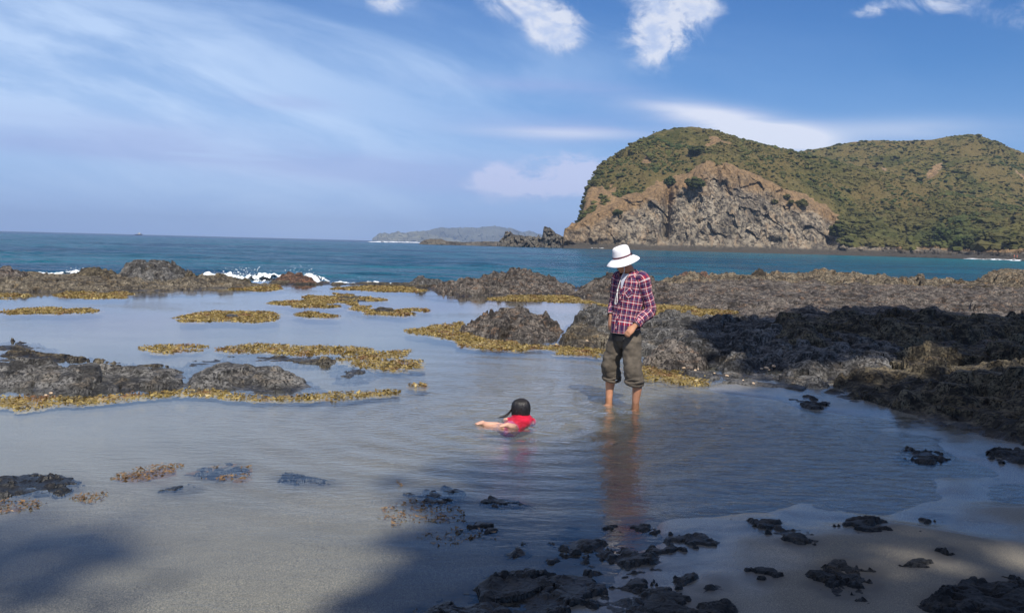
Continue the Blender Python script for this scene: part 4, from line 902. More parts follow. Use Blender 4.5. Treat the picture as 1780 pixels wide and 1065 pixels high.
# ------------------------------------------------------------------ tubes and bodies
def tube(pts, ra, rb=None, seg=20, ref=(0, 1, 0), cap=True, dense=1, uvr=None, frames=None):
    """closed loft: centres, half widths along side / along front"""
    pts = np.array(pts, float); ra = np.array(ra, float); rb = ra if rb is None else np.array(rb, float)
    if dense > 1:
        from numpy import interp as ip
        t = np.arange(len(pts)); tt = np.linspace(0, len(pts) - 1, (len(pts) - 1) * dense + 1)
        def cr(a):   # catmull-rom
            a = np.asarray(a, float); A = np.concatenate([[2 * a[0] - a[1]], a, [2 * a[-1] - a[-2]]]); i = np.minimum(tt.astype(int), len(a) - 2); u = tt - i
            if a.ndim == 2: u = u[:, None]
            p0, p1, p2, p3 = A[i], A[i + 1], A[i + 2], A[i + 3]
            return .5 * (2 * p1 + (p2 - p0) * u + (2 * p0 - 5 * p1 + 4 * p2 - p3) * u ** 2 + (3 * p1 - p0 - 3 * p2 + p3) * u ** 3)
        pts, ra, rb = cr(pts), cr(ra), cr(rb)
    n = len(pts); tg = np.gradient(pts, axis=0); tg /= np.linalg.norm(tg, axis=1)[:, None] + 1e-12
    ref = np.array(ref, float); V = []; UV = []; ln = np.r_[0, np.cumsum(np.linalg.norm(np.diff(pts, axis=0), axis=1))]
    a = np.linspace(0, 2 * np.pi, seg, endpoint=False); per = 2 * np.pi * max(ra.max(), rb.max())
    for i in range(n):
        s1 = np.cross(ref, tg[i]); s1 /= np.linalg.norm(s1) + 1e-12; s2 = np.cross(tg[i], s1)
        V.append(pts[i] + np.outer(np.cos(a) * ra[i], s1) + np.outer(np.sin(a) * rb[i], s2))
        UV.append(np.stack([a / (2 * np.pi) * per, np.full(seg, ln[i])], 1))
    V = np.concatenate(V); UV = np.concatenate(UV)
    Fc = []
    for i in range(n - 1):
        for j in range(seg):
            k = (j + 1) % seg; Fc += [(i * seg + j, i * seg + k, (i + 1) * seg + k), (i * seg + j, (i + 1) * seg + k, (i + 1) * seg + j)]
    if cap:
        V = np.concatenate([V, pts[:1], pts[-1:]]); UV = np.concatenate([UV, UV[:1], UV[-1:]]); c0, c1 = len(V) - 2, len(V) - 1
        for j in range(seg):
            k = (j + 1) % seg; Fc += [(c0, k, j), (c1, (n - 1) * seg + j, (n - 1) * seg + k)]
    return V, np.array(Fc), UV
def ell(c, r, R3=None, sub=3):
    v, f = ICO3 if sub == 3 else ICO2; V = v * np.array(r)
    if R3 is not None: V = V @ np.array(R3).T
    return V + np.array(c), f, np.zeros((len(V), 2))
def join(L):
    Vs, Fs, Us = [], [], []; o = 0
    for v, f, u in L: Vs.append(v); Fs.append(np.asarray(f) + o); Us.append(u); o += len(v)
    return np.concatenate(Vs), np.concatenate(Fs), np.concatenate(Us)
def remesh(name, L, voxel, m, parent, smooth_it=4):
    V, Fc, _ = join(L); o = mesh(name, V, Fc, m, smooth=True)
    md = o.modifiers.new('r', 'REMESH'); md.mode = 'VOXEL'; md.voxel_size = voxel; md.use_smooth_shade = True
    sm = o.modifiers.new('s', 'SMOOTH'); sm.iterations = smooth_it; sm.factor = .5
    dg = bpy.context.evaluated_depsgraph_get(); me = bpy.data.meshes.new_from_object(o.evaluated_get(dg)); me.name = name
    o.modifiers.clear(); old = o.data; o.data = me; bpy.data.meshes.remove(old)
    if not me.materials: me.materials.append(m)
    o.parent = parent; return o
def finger(base, d, up, ln, r, curl, n=3):
    """chain of bones bending towards -up"""
    d = np.array(d, float); d /= np.linalg.norm(d); up = np.array(up, float); up -= d * (up @ d); up /= np.linalg.norm(up)
    pts = [np.array(base, float)]; L = [ln * .45, ln * .31, ln * .24]; a = curl * .4
    for k in range(n):
        pts.append(pts[-1] + L[k] * (d * math.cos(a) - up * math.sin(a))); a += curl
    return tube(pts, [r, r, r * .92, r * .72], seg=10, ref=np.cross(d, up), dense=3)
def hand(wrist, d, palm_n, side, L=0.18, curl=0.6):
    """wrist point, direction of fingers, direction the BACK of the hand faces, side = direction of thumb"""
    d = np.array(d, float); d /= np.linalg.norm(d); n = np.array(palm_n, float); n -= d * (n @ d); n /= np.linalg.norm(n)
    s_ = np.cross(d, n); s_ *= 1 if s_ @ np.array(side, float) > 0 else -1; w = np.array(wrist, float); out = []
    out.append(tube([w - d * .02, w + d * .02, w + d * .06, w + d * .10], [.026, .032, .040, .038], [.020, .017, .016, .012], seg=16, ref=n, dense=3))
    # tube puts ra along cross(ref, t): side direction
    for k, (o_, ln) in enumerate(((.028, .075), (.010, .084), (-.009, .077), (-.027, .060))):
        out.append(finger(w + d * .088 + s_ * o_, d + s_ * o_ * 1.5, n, ln, .0085 if k < 3 else .0075, curl))
    out.append(finger(w + d * .03 + s_ * .026, d * .75 + s_ * .65 - n * .3, n, .068, .010, curl * .5))
    return out

M['skin'] = plain('adult skin', (0.50, 0.235, 0.13), 0.55, .12, 12, .1, 80)  # base skin colour of the adults
M['skin2'] = plain('child skin', (0.62, 0.34, 0.24), 0.5, .1, 12)
M['hair'] = plain('wet black hair', (0.012, 0.010, 0.010), 0.42, .3, 40, .3, 90)
M['hat'] = plain('white cotton', (0.80, 0.79, 0.80), 0.9, .04, 20, .3, 60)
M['band'] = plain('dark red hat band', (0.10, 0.02, 0.03), 0.8, .2)
M['cord'] = plain('white cord', (0.72, 0.70, 0.66), 0.8, .1)
M['black'] = plain('black cloth', (0.012, 0.012, 0.014), 0.9, .2, 30, .3)
M['trou'] = plain('olive brown cotton', (0.098, 0.080, 0.060), 0.9, .22, 14, .5, 26)
M['tee'] = plain('pale grey cotton', (0.55, 0.55, 0.62), 0.9, .08)
M['red'] = plain('wet red swim top', (0.50, 0.010, 0.035), 0.4, .2, 12)
M['pink'] = plain('purple pink swim shorts', (0.42, 0.08, 0.20), 0.5, .3, 30)
M['navy'] = plain('dark navy lining', (0.02, 0.02, 0.035), 0.9, .1)
def plaid():
    m, t, b = mat('red navy white plaid flannel'); uv = t.nodes.new('ShaderNodeUVMap'); uv.uv_map = 'UVMap'; sp = t.nodes.new('ShaderNodeSeparateXYZ'); t.links.new(uv.outputs[0], sp.inputs[0])
    u, v = E(t, sp.outputs[0]), E(t, sp.outputs[1]); per = .070
    def band(c, ph, w):
        q = (c / per + ph)._m('FRACT'); return (q - .5)._m('ABSOLUTE').rng(w / 2, w / 2 + .03, 1, 0, False)
    nu, nv = band(u, .0, .46), band(v, .0, .46)
    c = mix(t, nu * .72, (0.42, 0.020, 0.036), (0.022, 0.026, 0.090)); c = mix(t, nv * .72, c, (0.020, 0.024, 0.085))
    for cc in (u, v):
        c = mix(t, band(cc, .34, .07) * .5, c, (0.02, 0.02, 0.05))
        c = mix(t, band(cc, .5, .075) * .55, c, (0.80, 0.76, 0.74))
        c = mix(t, band(cc, .18, .04) * .2, c, (0.60, 0.5, 0.5))
    t.links.new(c, b.inputs['Base Color']); b.inputs['Roughness'].default_value = .9; b.inputs['Specular IOR Level'].default_value = .15
    bump(t, b, noise(t, pos(t), 14, 3), .5, .02); return m
M['plaid'] = plaid()

# --- standing person
tt_ = math.radians(50); Fd = np.array([-math.sin(tt_), -math.cos(tt_), 0]); Ld = np.array([math.cos(tt_), -math.sin(tt_), 0]); Up = np.array([0, 0, 1.0])
MX, MY = G(1081.5, 695); GZ = -0.155
def mp(x=0, y=0, z=0, u=0, f=0): return np.array([x, y, z]) + Ld * u + Fd * f
man = empty('person', (MX, MY, GZ)); man.scale = (.985, .985, 1.062); tag(man, 'person in white sun hat, plaid shirt and rolled trousers standing ankle deep', 'person')
hipc, waistc, chestc, neckc = mp(.02, 0, .93), mp(.025, 0, 1.05), mp(.045, 0, 1.27, f=-.01), mp(.05, 0, 1.43, f=.0)
body = []
body.append(tube([mp(.02, 0, .80), hipc, waistc, chestc, mp(.05, 0, 1.38, f=-.01), mp(.05, 0, 1.44, f=.0)], [.12, .155, .14, .17, .165, .07], [.09, .11, .10, .115, .10, .06], seg=28, ref=Fd, dense=4))
HC = mp(-.005, 0, 1.575, f=.055)                         # head centre
body.append(tube([mp(.05, 0, 1.38), mp(.045, 0, 1.46, f=.01), HC + np.array([.02, 0, -.05])], [.062, .055, .058], seg=18, ref=Fd, dense=3))
# head frame: looks left and down
hf = np.array([-.88, -.22, -.42]); hf /= np.linalg.norm(hf); hs = np.cross(hf, Up); hs /= np.linalg.norm(hs); hu = np.cross(hs, hf); HR = np.stack([hf, hs, hu], 1)
def hp(a, b_, c): return HC + HR @ np.array([a, b_, c])
body.append(ell(HC + HR @ np.array([-.012, 0, .022]), (.098, .076, .098), HR))
body.append(ell(hp(.028, 0, -.045), (.062, .058, .075), HR))
body.append(ell(hp(.055, 0, -.098), (.026, .028, .020), HR))                     # chin
body.append(tube([hp(.086, 0, .030), hp(.106, 0, -.010), hp(.096, 0, -.024)], [.009, .014, .014], seg=10, ref=hs, dense=3))   # nose
body.append(tube([hp(.082, -.018, -.056), hp(.090, 0, -.056), hp(.082, .018, -.056)], [.006, .008, .006], seg=8, ref=hu, dense=2))
for sg in (-1, 1):
    body.append(ell(hp(-.005, sg * .078, -.005), (.020, .008, .032), HR, 2))
    body.append(tube([hp(.084, sg * .018, .034), hp(.080, sg * .045, .030)], [.008, .008], seg=8, ref=hu))
# legs, feet
footR, footL = mp(0, 0, 0, u=-.20), mp(0, 0, 0, u=.20)
for sgn, ft in ((-1, footR), (1, footL)):
    hip = mp(.02, 0, .88, u=sgn * .085); knee = ft * .80 + mp(.0, 0, .47, f=.035, u=sgn * .0) ; ank = ft + np.array([0, 0, .085])
    cen = ft + mp(.0, 0, .30, f=-.012)
    body.append(tube([hip, hip * .5 + knee * .5 + mp(0, 0, 0, f=.01), knee, cen + np.array([0, 0, .03]), ft + np.array([0, 0, .17]), ank, ft + np.array([0, 0, .03])],
                     [.085, .078, .058, .056, .040, .036, .034], seg=18, ref=Fd, dense=4))
    toe = Fd * .17 + Ld * sgn * .03
    body.append(tube([ft - Fd * .055 + [0, 0, .035], ft + [0, 0, .05], ft + toe * .5 + [0, 0, .035], ft + toe + [0, 0, .02]], [.026, .036, .042, .040], [.030, .036, .024, .013], seg=16, ref=Up, dense=3))
    for k in range(5):
        b0 = ft + toe + Ld * ((k - 2) * .017 * sgn) + np.array([0, 0, .015]); body.append(tube([b0, b0 + Fd * (.035 - .004 * k)], [.010, .008], seg=8, ref=Up))
# arms
shL, elL, wrL = mp(.05, 0, 1.385, u=.175), mp(.255, -.115, 1.085), mp(.085, -.245, .935)
shR, elR, wrR = mp(.05, 0, 1.385, u=-.175), mp(-.105, .16, 1.11), mp(-.150, .06, 1.00)
body.append(tube([shL, (shL + elL) / 2, elL, (elL + wrL) / 2, wrL], [.055, .048, .040, .038, .027], seg=16, ref=(0.3, -1, 0.2), dense=4))
body.append(tube([shR, (shR + elR) / 2, elR, (elR + wrR) / 2, wrR], [.055, .048, .040, .038, .027], seg=16, ref=(0.3, -1, 0.2), dense=4))
body += hand(wrL + (wrL - elL) * .04, (-.62, -.18, -.62), (-.1, -.8, .45), (-.2, -.5, .5), curl=.85)
body += hand(wrR + (wrR - elR) * .04, (-.05, -.15, -1.0), (-.80, -.5, 0), (.1, -1, 0), curl=.45)
remesh('body', body, 0.0070, M['skin'], man, 3)
# head features in colour
for sg in (-1, 1):
    V, Fc, _ = ell(hp(.083, sg * .030, .016), (.010, .012, .008), HR, 2); mesh('eye', V, Fc, M['black'], man, True)
V, Fc, _ = tube([hp(.088, -.020, -.060), hp(.096, 0, -.060), hp(.088, .020, -.060)], [.003, .004, .003], seg=8, ref=hu); mesh('mouth', V, Fc, M['band'], man, True)
hv, hf_ = ICO3; q = hv * np.array([.106, .084, .105]); keep = (hv[:, 2] * .9 - hv[:, 0] * .9 > -.25)
fk = hf_[keep[hf_].all(1)]; mesh('hair', (q + np.array([-.016, 0, .018])) @ HR.T + HC, fk, M['hair'], man, True)
# clothes
def cloth_noise(V, k, amp, seed, zs=1.0):
    d = perlin3(V[:, 0] * k, V[:, 1] * k, V[:, 2] * k * zs, seed) * amp + perlin3(V[:, 0] * k * 2.3, V[:, 1] * k * 2.3, V[:, 2] * k * 2.3 * zs, seed + 3) * amp * .5
    return d
def fold_tube(pts, ra, rb, seg, ref, dense, k, amp, seed, zs=1.0, cap=False):
    V, Fc, UV = tube(pts, ra, rb, seg, ref, cap, dense)
    n = len(V) // seg; C = np.repeat(V[:n * seg].reshape(n, seg, 3).mean(1), seg, 0); dr = V[:n * seg] - C; L_ = np.linalg.norm(dr, axis=1)[:, None] + 1e-9
    V[:n * seg] += dr / L_ * cloth_noise(V[:n * seg], k, amp, seed, zs)[:, None]; return V, Fc, UV
tor = fold_tube([mp(.015, 0, .875, f=.01), mp(.015, 0, .93, f=.01), mp(.02, 0, 1.03), mp(.035, 0, 1.17, f=-.002), mp(.045, 0, 1.29, f=-.01), mp(.05, 0, 1.375, f=-.012), mp(.05, 0, 1.425, f=-.008), mp(.05, 0, 1.455, f=-.004)],
                [.182, .180, .174, .186, .198, .188, .125, .075], [.140, .137, .128, .132, .134, .122, .092, .068], 72, Fd, 8, 7, .011, 3, .8)
V_, F_, U_ = tor
# curved shirt tails: front and back lower than the sides
rel = V_ - mp(.02, 0, 0); fa = rel @ Fd; la = rel @ Ld; zz = V_[:, 2]; ed = sstep(zz, .97, .875)
V_[:, 2] -= ed * (.045 * np.clip(np.abs(fa) / .13, 0, 1) ** 1.5 - .01)
slv = []
slv.append(fold_tube([shL + mp(0, 0, .02, u=-.05), shL + mp(0, 0, .0, u=.005), shL * .6 + elL * .4, elL, elL * .5 + wrL * .5, wrL + (elL - wrL) * .06], [.058, .075, .070, .062, .058, .046], None, 40, (0.3, -1, 0.2), 9, 13, .011, 7, cap=False))
slv.append(fold_tube([shR + mp(0, 0, .02, u=.05), shR + mp(0, 0, .0, u=-.005), shR * .6 + elR * .4, elR, elR * .5 + wrR * .5, wrR + (elR - wrR) * .03], [.058, .075, .070, .062, .058, .046], None, 40, (0.3, -1, 0.2), 9, 13, .011, 9, cap=False))
V, Fc, UV = join([(V_, F_, U_)]); shirt = mesh('shirt', V, Fc, M['plaid'], man, True, uv=UV)
for q in slv: mesh('sleeve', q[0], q[1], M['plaid'], shirt, True, uv=q[2])
# collar: two leaves round the neck
cv, cf, cu = [], [], []
na = 26
for j in range(na):
    a = math.radians(28 + (332 - 28) * j / (na - 1)); dr_ = Fd * math.cos(a) + Ld * math.sin(a); fr_ = abs(a - math.pi) / math.pi
    top = mp(.05, 0, 1.488 - .035 * fr_) + dr_ * .066; out_ = mp(.05, 0, 1.44 - .055 * fr_ ** 2) + dr_ * (.105 + .012 * fr_); inn = mp(.05, 0, 1.43 - .03 * fr_) + dr_ * .064
    cv += [inn, top, out_]; cu += [(j * .02, 0), (j * .02, .04), (j * .02, .09)]
    if j: b_ = 3 * (j - 1); cf += [(b_, b_ + 3, b_ + 4), (b_, b_ + 4, b_ + 1), (b_ + 1, b_ + 4, b_ + 5), (b_ + 1, b_ + 5, b_ + 2)]
mesh('collar', cv, cf, M['plaid'], shirt, True, uv=cu)
# cuffs, pocket, placket, open neck with pale vest
for (w_, e_) in ((wrL, elL), (wrR, elR)):
    dv = (e_ - w_) / np.linalg.norm(e_ - w_); a = w_ + dv * .005
    V, Fc, UV = tube([a, a + dv * .028, a + dv * .055], [.040, .048, .052], seg=28, ref=(0.3, -1, 0.2), cap=False, dense=2); mesh('cuff', V, Fc, M['plaid'], shirt, True, uv=UV + .02)
def surf_f(u, z, off=.004):
    """point on the shirt front at side offset u and height z"""
    zz_ = [.875, .93, 1.03, 1.17, 1.29, 1.375, 1.425, 1.455]; rbv = np.interp(z, zz_, [.140, .137, .128, .132, .134, .122, .092, .068]); rav = np.interp(z, zz_, [.182, .180, .174, .186, .198, .188, .125, .075])
    cx = np.interp(z, [.875, 1.03, 1.17, 1.29, 1.455], [.015, .02, .035, .045, .05]); cf_ = np.interp(z, zz_, [.01, .01, 0, -.002, -.01, -.012, -.008, -.004])
    return mp(cx, 0, z, u=u, f=cf_ + rbv * math.sqrt(max(.02, 1 - (u / rav) ** 2)) + off)
def patch(name, quad, mt, par, off, n=8, uvs=None):
    """quad of (u,z) corners draped on the shirt front"""
    vs, fs, us = [], [], []
    for i in range(n + 1):
        for j in range(n + 1):
            a, b_ = i / n, j / n; u = (quad[0][0] * (1 - a) + quad[1][0] * a) * (1 - b_) + (quad[3][0] * (1 - a) + quad[2][0] * a) * b_
            z = (quad[0][1] * (1 - a) + quad[1][1] * a) * (1 - b_) + (quad[3][1] * (1 - a) + quad[2][1] * a) * b_
            vs.append(surf_f(u, z, off)); us.append((u * .7 + z * .7, z * .7 - u * .7))
    for i in range(n):
        for j in range(n):
            k = i * (n + 1) + j; fs += [(k, k + 1, k + n + 2), (k, k + n + 2, k + n + 1)]
    return mesh(name, vs, fs, mt, par, True, uv=us)
patch('pocket', [(.05, 1.20), (.13, 1.20), (.13, 1.30), (.05, 1.30)], M['plaid'], shirt, .012)
patch('placket', [(-.014, .87), (.014, .87), (.014, 1.30), (-.014, 1.30)], M['plaid'], shirt, .012)
patch('undershirt', [(-.006, 1.29), (.006, 1.29), (.045, 1.44), (-.045, 1.44)], M['tee'], man, .014)
# black under layer below the shirt and trousers
V, Fc, UV = fold_tube([mp(.02, 0, .95), mp(.018, 0, .88, f=.01), mp(.018, 0, .80, f=.012), mp(.018, 0, .755, f=.014)], [.165, .168, .165, .162], [.128, .130, .128, .126], 48, Fd, 4, 9, .006, 13); mesh('undershirt', V, Fc, M['black'], man, True)
tr = [fold_tube([mp(.02, 0, 1.0), mp(.02, 0, .92), mp(.02, 0, .83), mp(.018, 0, .75), mp(.015, 0, .68)], [.150, .158, .160, .155, .10], [.110, .122, .122, .112, .07], 40, Fd, 5, 8, .008, 15, cap=True)]
cuffs = []
for sgn, ft in ((-1, footR), (1, footL)):
    hip = mp(.02, 0, .86, u=sgn * .078); kn = ft * .80 + mp(.004 * sgn, 0, .50, f=.03); cu_ = ft * .93 + mp(.012 * (-sgn), 0, .345, f=.0)
    tr.append(fold_tube([hip, hip * .62 + kn * .38, hip * .25 + kn * .75, kn, cu_ + [0, 0, .045], cu_], [.100, .104, .098, .097, .098, .088], [.108, .108, .103, .102, .100, .090], 44, Fd, 9, 11, .014, 17 + sgn, 1.6, cap=True))
    rr_ = []
    for (dz, dr2, ph) in ((.035, .101, 0), (.012, .106, 2), (-.012, .099, 4)):
        a = np.linspace(0, 2 * np.pi, 30); C = cu_ + np.array([0, 0, dz]); ring = [C + (Ld * math.cos(b_) + Fd * math.sin(b_)) * (dr2 - .012) + np.array([0, 0, .012 * math.sin(b_ * 2 + ph)]) for b_ in a]
        rr_.append(tube(ring, [.017 + .004 * math.sin(3 * b_ + ph) for b_ in a], seg=10, ref=(0, 0, 1), dense=1))
    cuffs.append(rr_)
tro = remesh('trousers', tr, .008, M['trou'], man, 1)
for c_ in cuffs: V, Fc, _ = join(c_); mesh('rolled_cuff', V, Fc, M['trou'], tro, True)
# hat
HU = hu * .80 + Up * .45 + np.array([-.02, -.12, 0]); HU /= np.linalg.norm(HU)
HB = HC + hu * .035 + hf * -.004                       # centre of the hat at band level
hx = np.cross(HU, (0, 1, 0)); hx /= np.linalg.norm(hx); hy = np.cross(HU, hx)
def lathe(prof, seg=56, wav=0.0, seed=0, sq=1.08):
    V, Fc = [], []
    for (r_, z_) in prof:
        for j in range(seg):
            a = 2 * math.pi * j / seg; w_ = wav * (r_ / .18) ** 2 * (math.sin(2 * a + seed) * .6 + math.sin(3 * a + 1.3 * seed) * .4)
            V.append(HB + HU * (z_ + w_) + (hx * math.cos(a) * sq + hy * math.sin(a)) * r_)
    for i in range(len(prof) - 1):
        for j in range(seg):
            k = (j + 1) % seg; Fc.append((i * seg + j, i * seg + k, (i + 1) * seg + k, (i + 1) * seg + j))
    return V, Fc
hat = mesh('hat', *lathe([(.001, .108), (.040, .110), (.066, .106), (.080, .094), (.086, .07), (.091, .03), (.096, .0), (.099, -.006), (.125, -.020), (.15, -.038), (.168, -.056), (.170, -.060), (.166, -.060), (.145, -.041), (.12, -.025), (.094, -.012), (.088, 0)], wav=.012, seed=1.0), M['hat'], man, True)
mesh('hat_band', *lathe([(.0975, .003), (.0985, .008), (.0975, .017), (.0950, .019)]), M['band'], hat, True)
V, Fc, _ = tube([hp(.03, -.075, .0), hp(.045, -.05, -.10), surf_f(-.02, 1.40, .03), surf_f(-.035, 1.30, .03), surf_f(-.03, 1.24, .035), surf_f(-.02, 1.15, .03), surf_f(-.045, 1.13, .03), surf_f(-.055, 1.16, .03), surf_f(-.04, 1.24, .035)], [.0042] * 9, seg=8, dense=5, ref=(0, 1, .2)); mesh('chin_cord', V, Fc, M['cord'], hat, True)
V, Fc, _ = ell(surf_f(-.033, 1.265, .036), (.009, .009, .014), None, 2); mesh('cord_toggle', V, Fc, M['cord'], hat, True)
# parts were modelled about the person's base point; the empty carries them there
print('man', time.time() - T0)

# --- child
CX, CY = G(905, 727); child = empty('person', (CX, CY, 0)); child.scale = (.95, .95, .95); tag(child, 'small child with wet black hair and red top lying in the shallow water', 'person')
def cp(x, y, z): return np.array([x, y, z])
# body axis: shoulders at origin, hips toward the camera's left
hipC = cp(-.115, -.225, -.072); shC = cp(.02, .0, -.030)
bl = [tube([shC + [.0, .02, -.0], (shC + hipC) / 2 + [0, 0, .01], hipC], [.105, .10, .095], [.065, .068, .065], seg=22, ref=(0, 0, 1), dense=4)]
hC = cp(.0, .035, .105)
bl.append(tube([shC, hC + [0, -.01, -.05]], [.042, .040], seg=14, ref=(0, 1, 0), dense=3))
bl.append(ell(hC + [0, .012, 0], (.076, .090, .088)))
bl.append(ell(hC + [.018, .085, -.02], (.015, .014, .012), None, 2)); bl.append(ell(hC + [.01, .055, -.05], (.040, .040, .030), None, 2))
for sg in (-1, 1): bl.append(ell(hC + [sg * .078, .01, -.015], (.008, .014, .020), None, 2))
ax_ = (hipC - shC); ax_[2] = 0; ax_ /= np.linalg.norm(ax_); sd2 = np.array([ax_[1], -ax_[0], 0])     # sd2 points to image left/far side
legs = [([hipC + sd2 * .05, cp(-.235, -.27, -.035), cp(-.335, -.335, -.010), cp(-.375, -.37, .018)], cp(-.425, -.40, .012)),
        ([hipC - sd2 * .045, cp(-.07, -.33, -.035), cp(-.09, -.40, -.006), cp(-.135, -.425, .016)], cp(-.20, -.45, .006))]
for pts, toe in legs:
    bl.append(tube(pts, [.056, .044, .034, .024], seg=14, ref=(0, 0, 1), dense=5))
    a = pts[-1]; bl.append(tube([a - (toe - a) * .25, a + (toe - a) * .3, toe], [.024, .026, .026], [.024, .020, .012], seg=14, ref=(0, 0, 1), dense=3))
    tdir = (toe - a) / np.linalg.norm(toe - a); sdv = np.cross(tdir, (0, 0, 1))
    for k in range(5): b0 = toe - tdir * .006 + sdv * (k - 2) * .0105; bl.append(tube([b0, b0 + tdir * .02], [.0065, .005], seg=8, ref=(0, 0, 1)))
arms = [[shC + [-.085, .01, -.01], cp(-.155, -.01, -.025), cp(-.13, .10, -.09)], [shC + [.085, .01, -.01], cp(.135, .04, -.035), cp(.13, .15, -.09)]]
for pts in arms: bl.append(tube(pts, [.034, .028, .020], seg=12, ref=(0, 0, 1), dense=5))
def small(L, c, k): return [((v - c) * k + c, f, u) for v, f, u in L]
for pts in arms: bl += small(hand(pts[-1], (0, 1, -.1), (0, 0, 1), (1 if pts[-1][0] < 0 else -1, 0, 0), curl=.15), pts[-1], .6)
remesh('body', bl, .0062, M['skin2'], child, 2)
V1 = fold_tube([shC + [.004, .065, .012], shC + [.0, .03, .01], (shC + hipC) / 2 + [0, 0, .012], hipC * .85 + shC * .15], [.05, .112, .108, .102], [.045, .074, .075, .072], 36, (0, 0, 1), 8, 14, .008, 3, cap=True)
ss = [fold_tube([pts[0] * 1.0 + [0, 0, 0], pts[0] * .5 + pts[1] * .5, pts[1] * .85 + pts[0] * .15], [.046, .042, .037], None, 20, (0, 0, 1), 5, 20, .004, 5) for pts in arms]
V, Fc, _ = join([V1] + ss); mesh('swim_top', V, Fc, M['red'], child, True)
sh2 = [fold_tube([hipC * 1.0 + shC * 0.0 + (shC - hipC) * .25, hipC, hipC + ax_ * .06], [.101, .100, .085], [.072, .072, .06], 28, (0, 0, 1), 5, 16, .005, 8, cap=True)]
V, Fc, _ = join(sh2); mesh('swim_shorts', V, Fc, M['pink'], child, True)
rs = np.random.RandomState(4)
hl = [ell(hC + [0, -.004, .004], (.080, .088, .092))]
for k in range(110):
    a = rs.uniform(-3.3, .2); dx_, dy_ = math.cos(a), math.sin(a); r_ = .082
    lk = rs.uniform(-.3, .3); cw, sw_ = math.cos(a + lk), math.sin(a + lk); rr_ = rs.uniform(.080, .088); en = rs.uniform(.085, .115) + .05 * max(0, -math.sin(a)) * rs.rand()
    p0 = hC + [.008 + dx_ * .012, -.005 + dy_ * .012, .094]; pm = hC + [dx_ * rr_ * .78, dy_ * rr_ * .82, .062]; p1 = hC + [dx_ * rr_, dy_ * rr_ * 1.06, .01]; p2 = hC + [cw * rr_ * 1.0, sw_ * rr_ * 1.08, -.055]; e = hC + [cw * (rr_ - .004), sw_ * (rr_ + .004), -en]
    hl.append(tube([p0, pm, p1, p2, e], [.005, .0085, .010, .0085, .0015], seg=7, ref=(dx_, dy_, .1), dense=4))
for k in range(4):
    hl.append(tube([hC + [-.078, .0 - .01 * k, .01], hC + [-.10 - .006 * k, -.01, -.045], hC + [-.145 - .008 * k, -.02, -.095 + .004 * k], hC + [-.20 - .012 * k, -.02, -.108]], [.006, .0038, .0032, .002], seg=7, ref=(0, 1, 0), dense=6))
V, Fc, _ = join(hl); mesh('hair', V, Fc, M['hair'], child, True)
for sg in (-1, 1):
    V, Fc, _ = ell(hC + [sg * .03, .094, .005], (.010, .006, .007), None, 2); mesh('eye', V, Fc, M['black'], child, True)
V, Fc, _ = tube([hC + [-.018, .090, -.045], hC + [0, .096, -.046], hC + [.018, .090, -.045]], [.003, .004, .003], seg=8, ref=(0, 0, 1)); mesh('mouth', V, Fc, M['pink'], child, True)
print('child', time.time() - T0)

# ------------------------------------------------------------------ fishing boat, gulls, far walkers
M['hull'] = plain('dark blue hull', (0.05, 0.06, 0.10), 0.5); M['cabin'] = plain('off white cabin', (0.62, 0.60, 0.58), 0.6); M['mast'] = plain('grey steel', (0.25, 0.25, 0.27), 0.5)
ba, _t = px_az_tan(241, 404); BR = 2050.0; bx, by = BR * math.sin(ba), BR * math.cos(ba)
boat = empty('fishing_boat', (bx, by, SEA)); tag(boat, 'small fishing boat with cabin and mast on the horizon at left', 'boat')
xs = np.linspace(-7, 7.5, 15); st, fc = [], []
for x in xs:
    w_ = 2.3 * max(.05, 1 - max(0, (x - 1) / 6.6) ** 2.2); sh_ = 1.9 + .05 * max(0, x) ** 1.6
    for (yy, z_) in ((-w_, sh_), (-w_ * .9, .6), (-w_ * .35, -.6), (w_ * .35, -.6), (w_ * .9, .6), (w_, sh_), (0, sh_ - .15)): st.append((x, yy, z_))
for i in range(14):
    for j in range(7): k = (j + 1) % 7; fc.append((i * 7 + j, i * 7 + k, (i + 1) * 7 + k, (i + 1) * 7 + j))
mesh('hull', st, fc, M['hull'], boat)
def boxm(c, h):
    v = np.array([(i, j, k) for i in (-1, 1) for j in (-1, 1) for k in (-1, 1)], float) * np.array(h) + np.array(c)
    return v, np.array([(0, 1, 3), (0, 3, 2), (4, 6, 7), (4, 7, 5), (0, 4, 5), (0, 5, 1), (2, 3, 7), (2, 7, 6), (0, 2, 6), (0, 6, 4), (1, 5, 7), (1, 7, 3)]), np.zeros((8, 2))
V, Fc, _ = join([boxm((1.5, 0, 3.0), (2.2, 1.6, 1.2)), boxm((1.5, 0, 4.35), (2.5, 1.8, .12)), boxm((2.2, 0, 4.9), (1.0, 1.1, .5))]); cb = mesh('cabin', V, Fc, M['cabin'], boat)
for dx_ in (.2, 1.5, 2.8): V, Fc, _ = boxm((dx_, -1.62, 3.3), (.4, .03, .4)); mesh('window', V, Fc, M['black'], cb)
V, Fc, _ = join([tube([(-1.5, 0, 1.7), (-1.5, 0, 7.5)], [.14, .08], seg=8), tube([(-1.5, 0, 6.2), (-6.2, 0, 4.8)], [.09, .06], seg=8), tube([(-5.5, -1.5, 1.6), (-5.5, -1.5, 4.2)], [.1, .1], seg=8), tube([(-5.5, 1.5, 1.6), (-5.5, 1.5, 4.2)], [.1, .1], seg=8), tube([(-5.5, -1.5, 4.2), (-5.5, 1.5, 4.2)], [.1, .1], seg=8)]); mesh('mast', V, Fc, M['mast'], boat)
M['gull'] = plain('gull white', (0.55, 0.55, 0.57), 0.7)
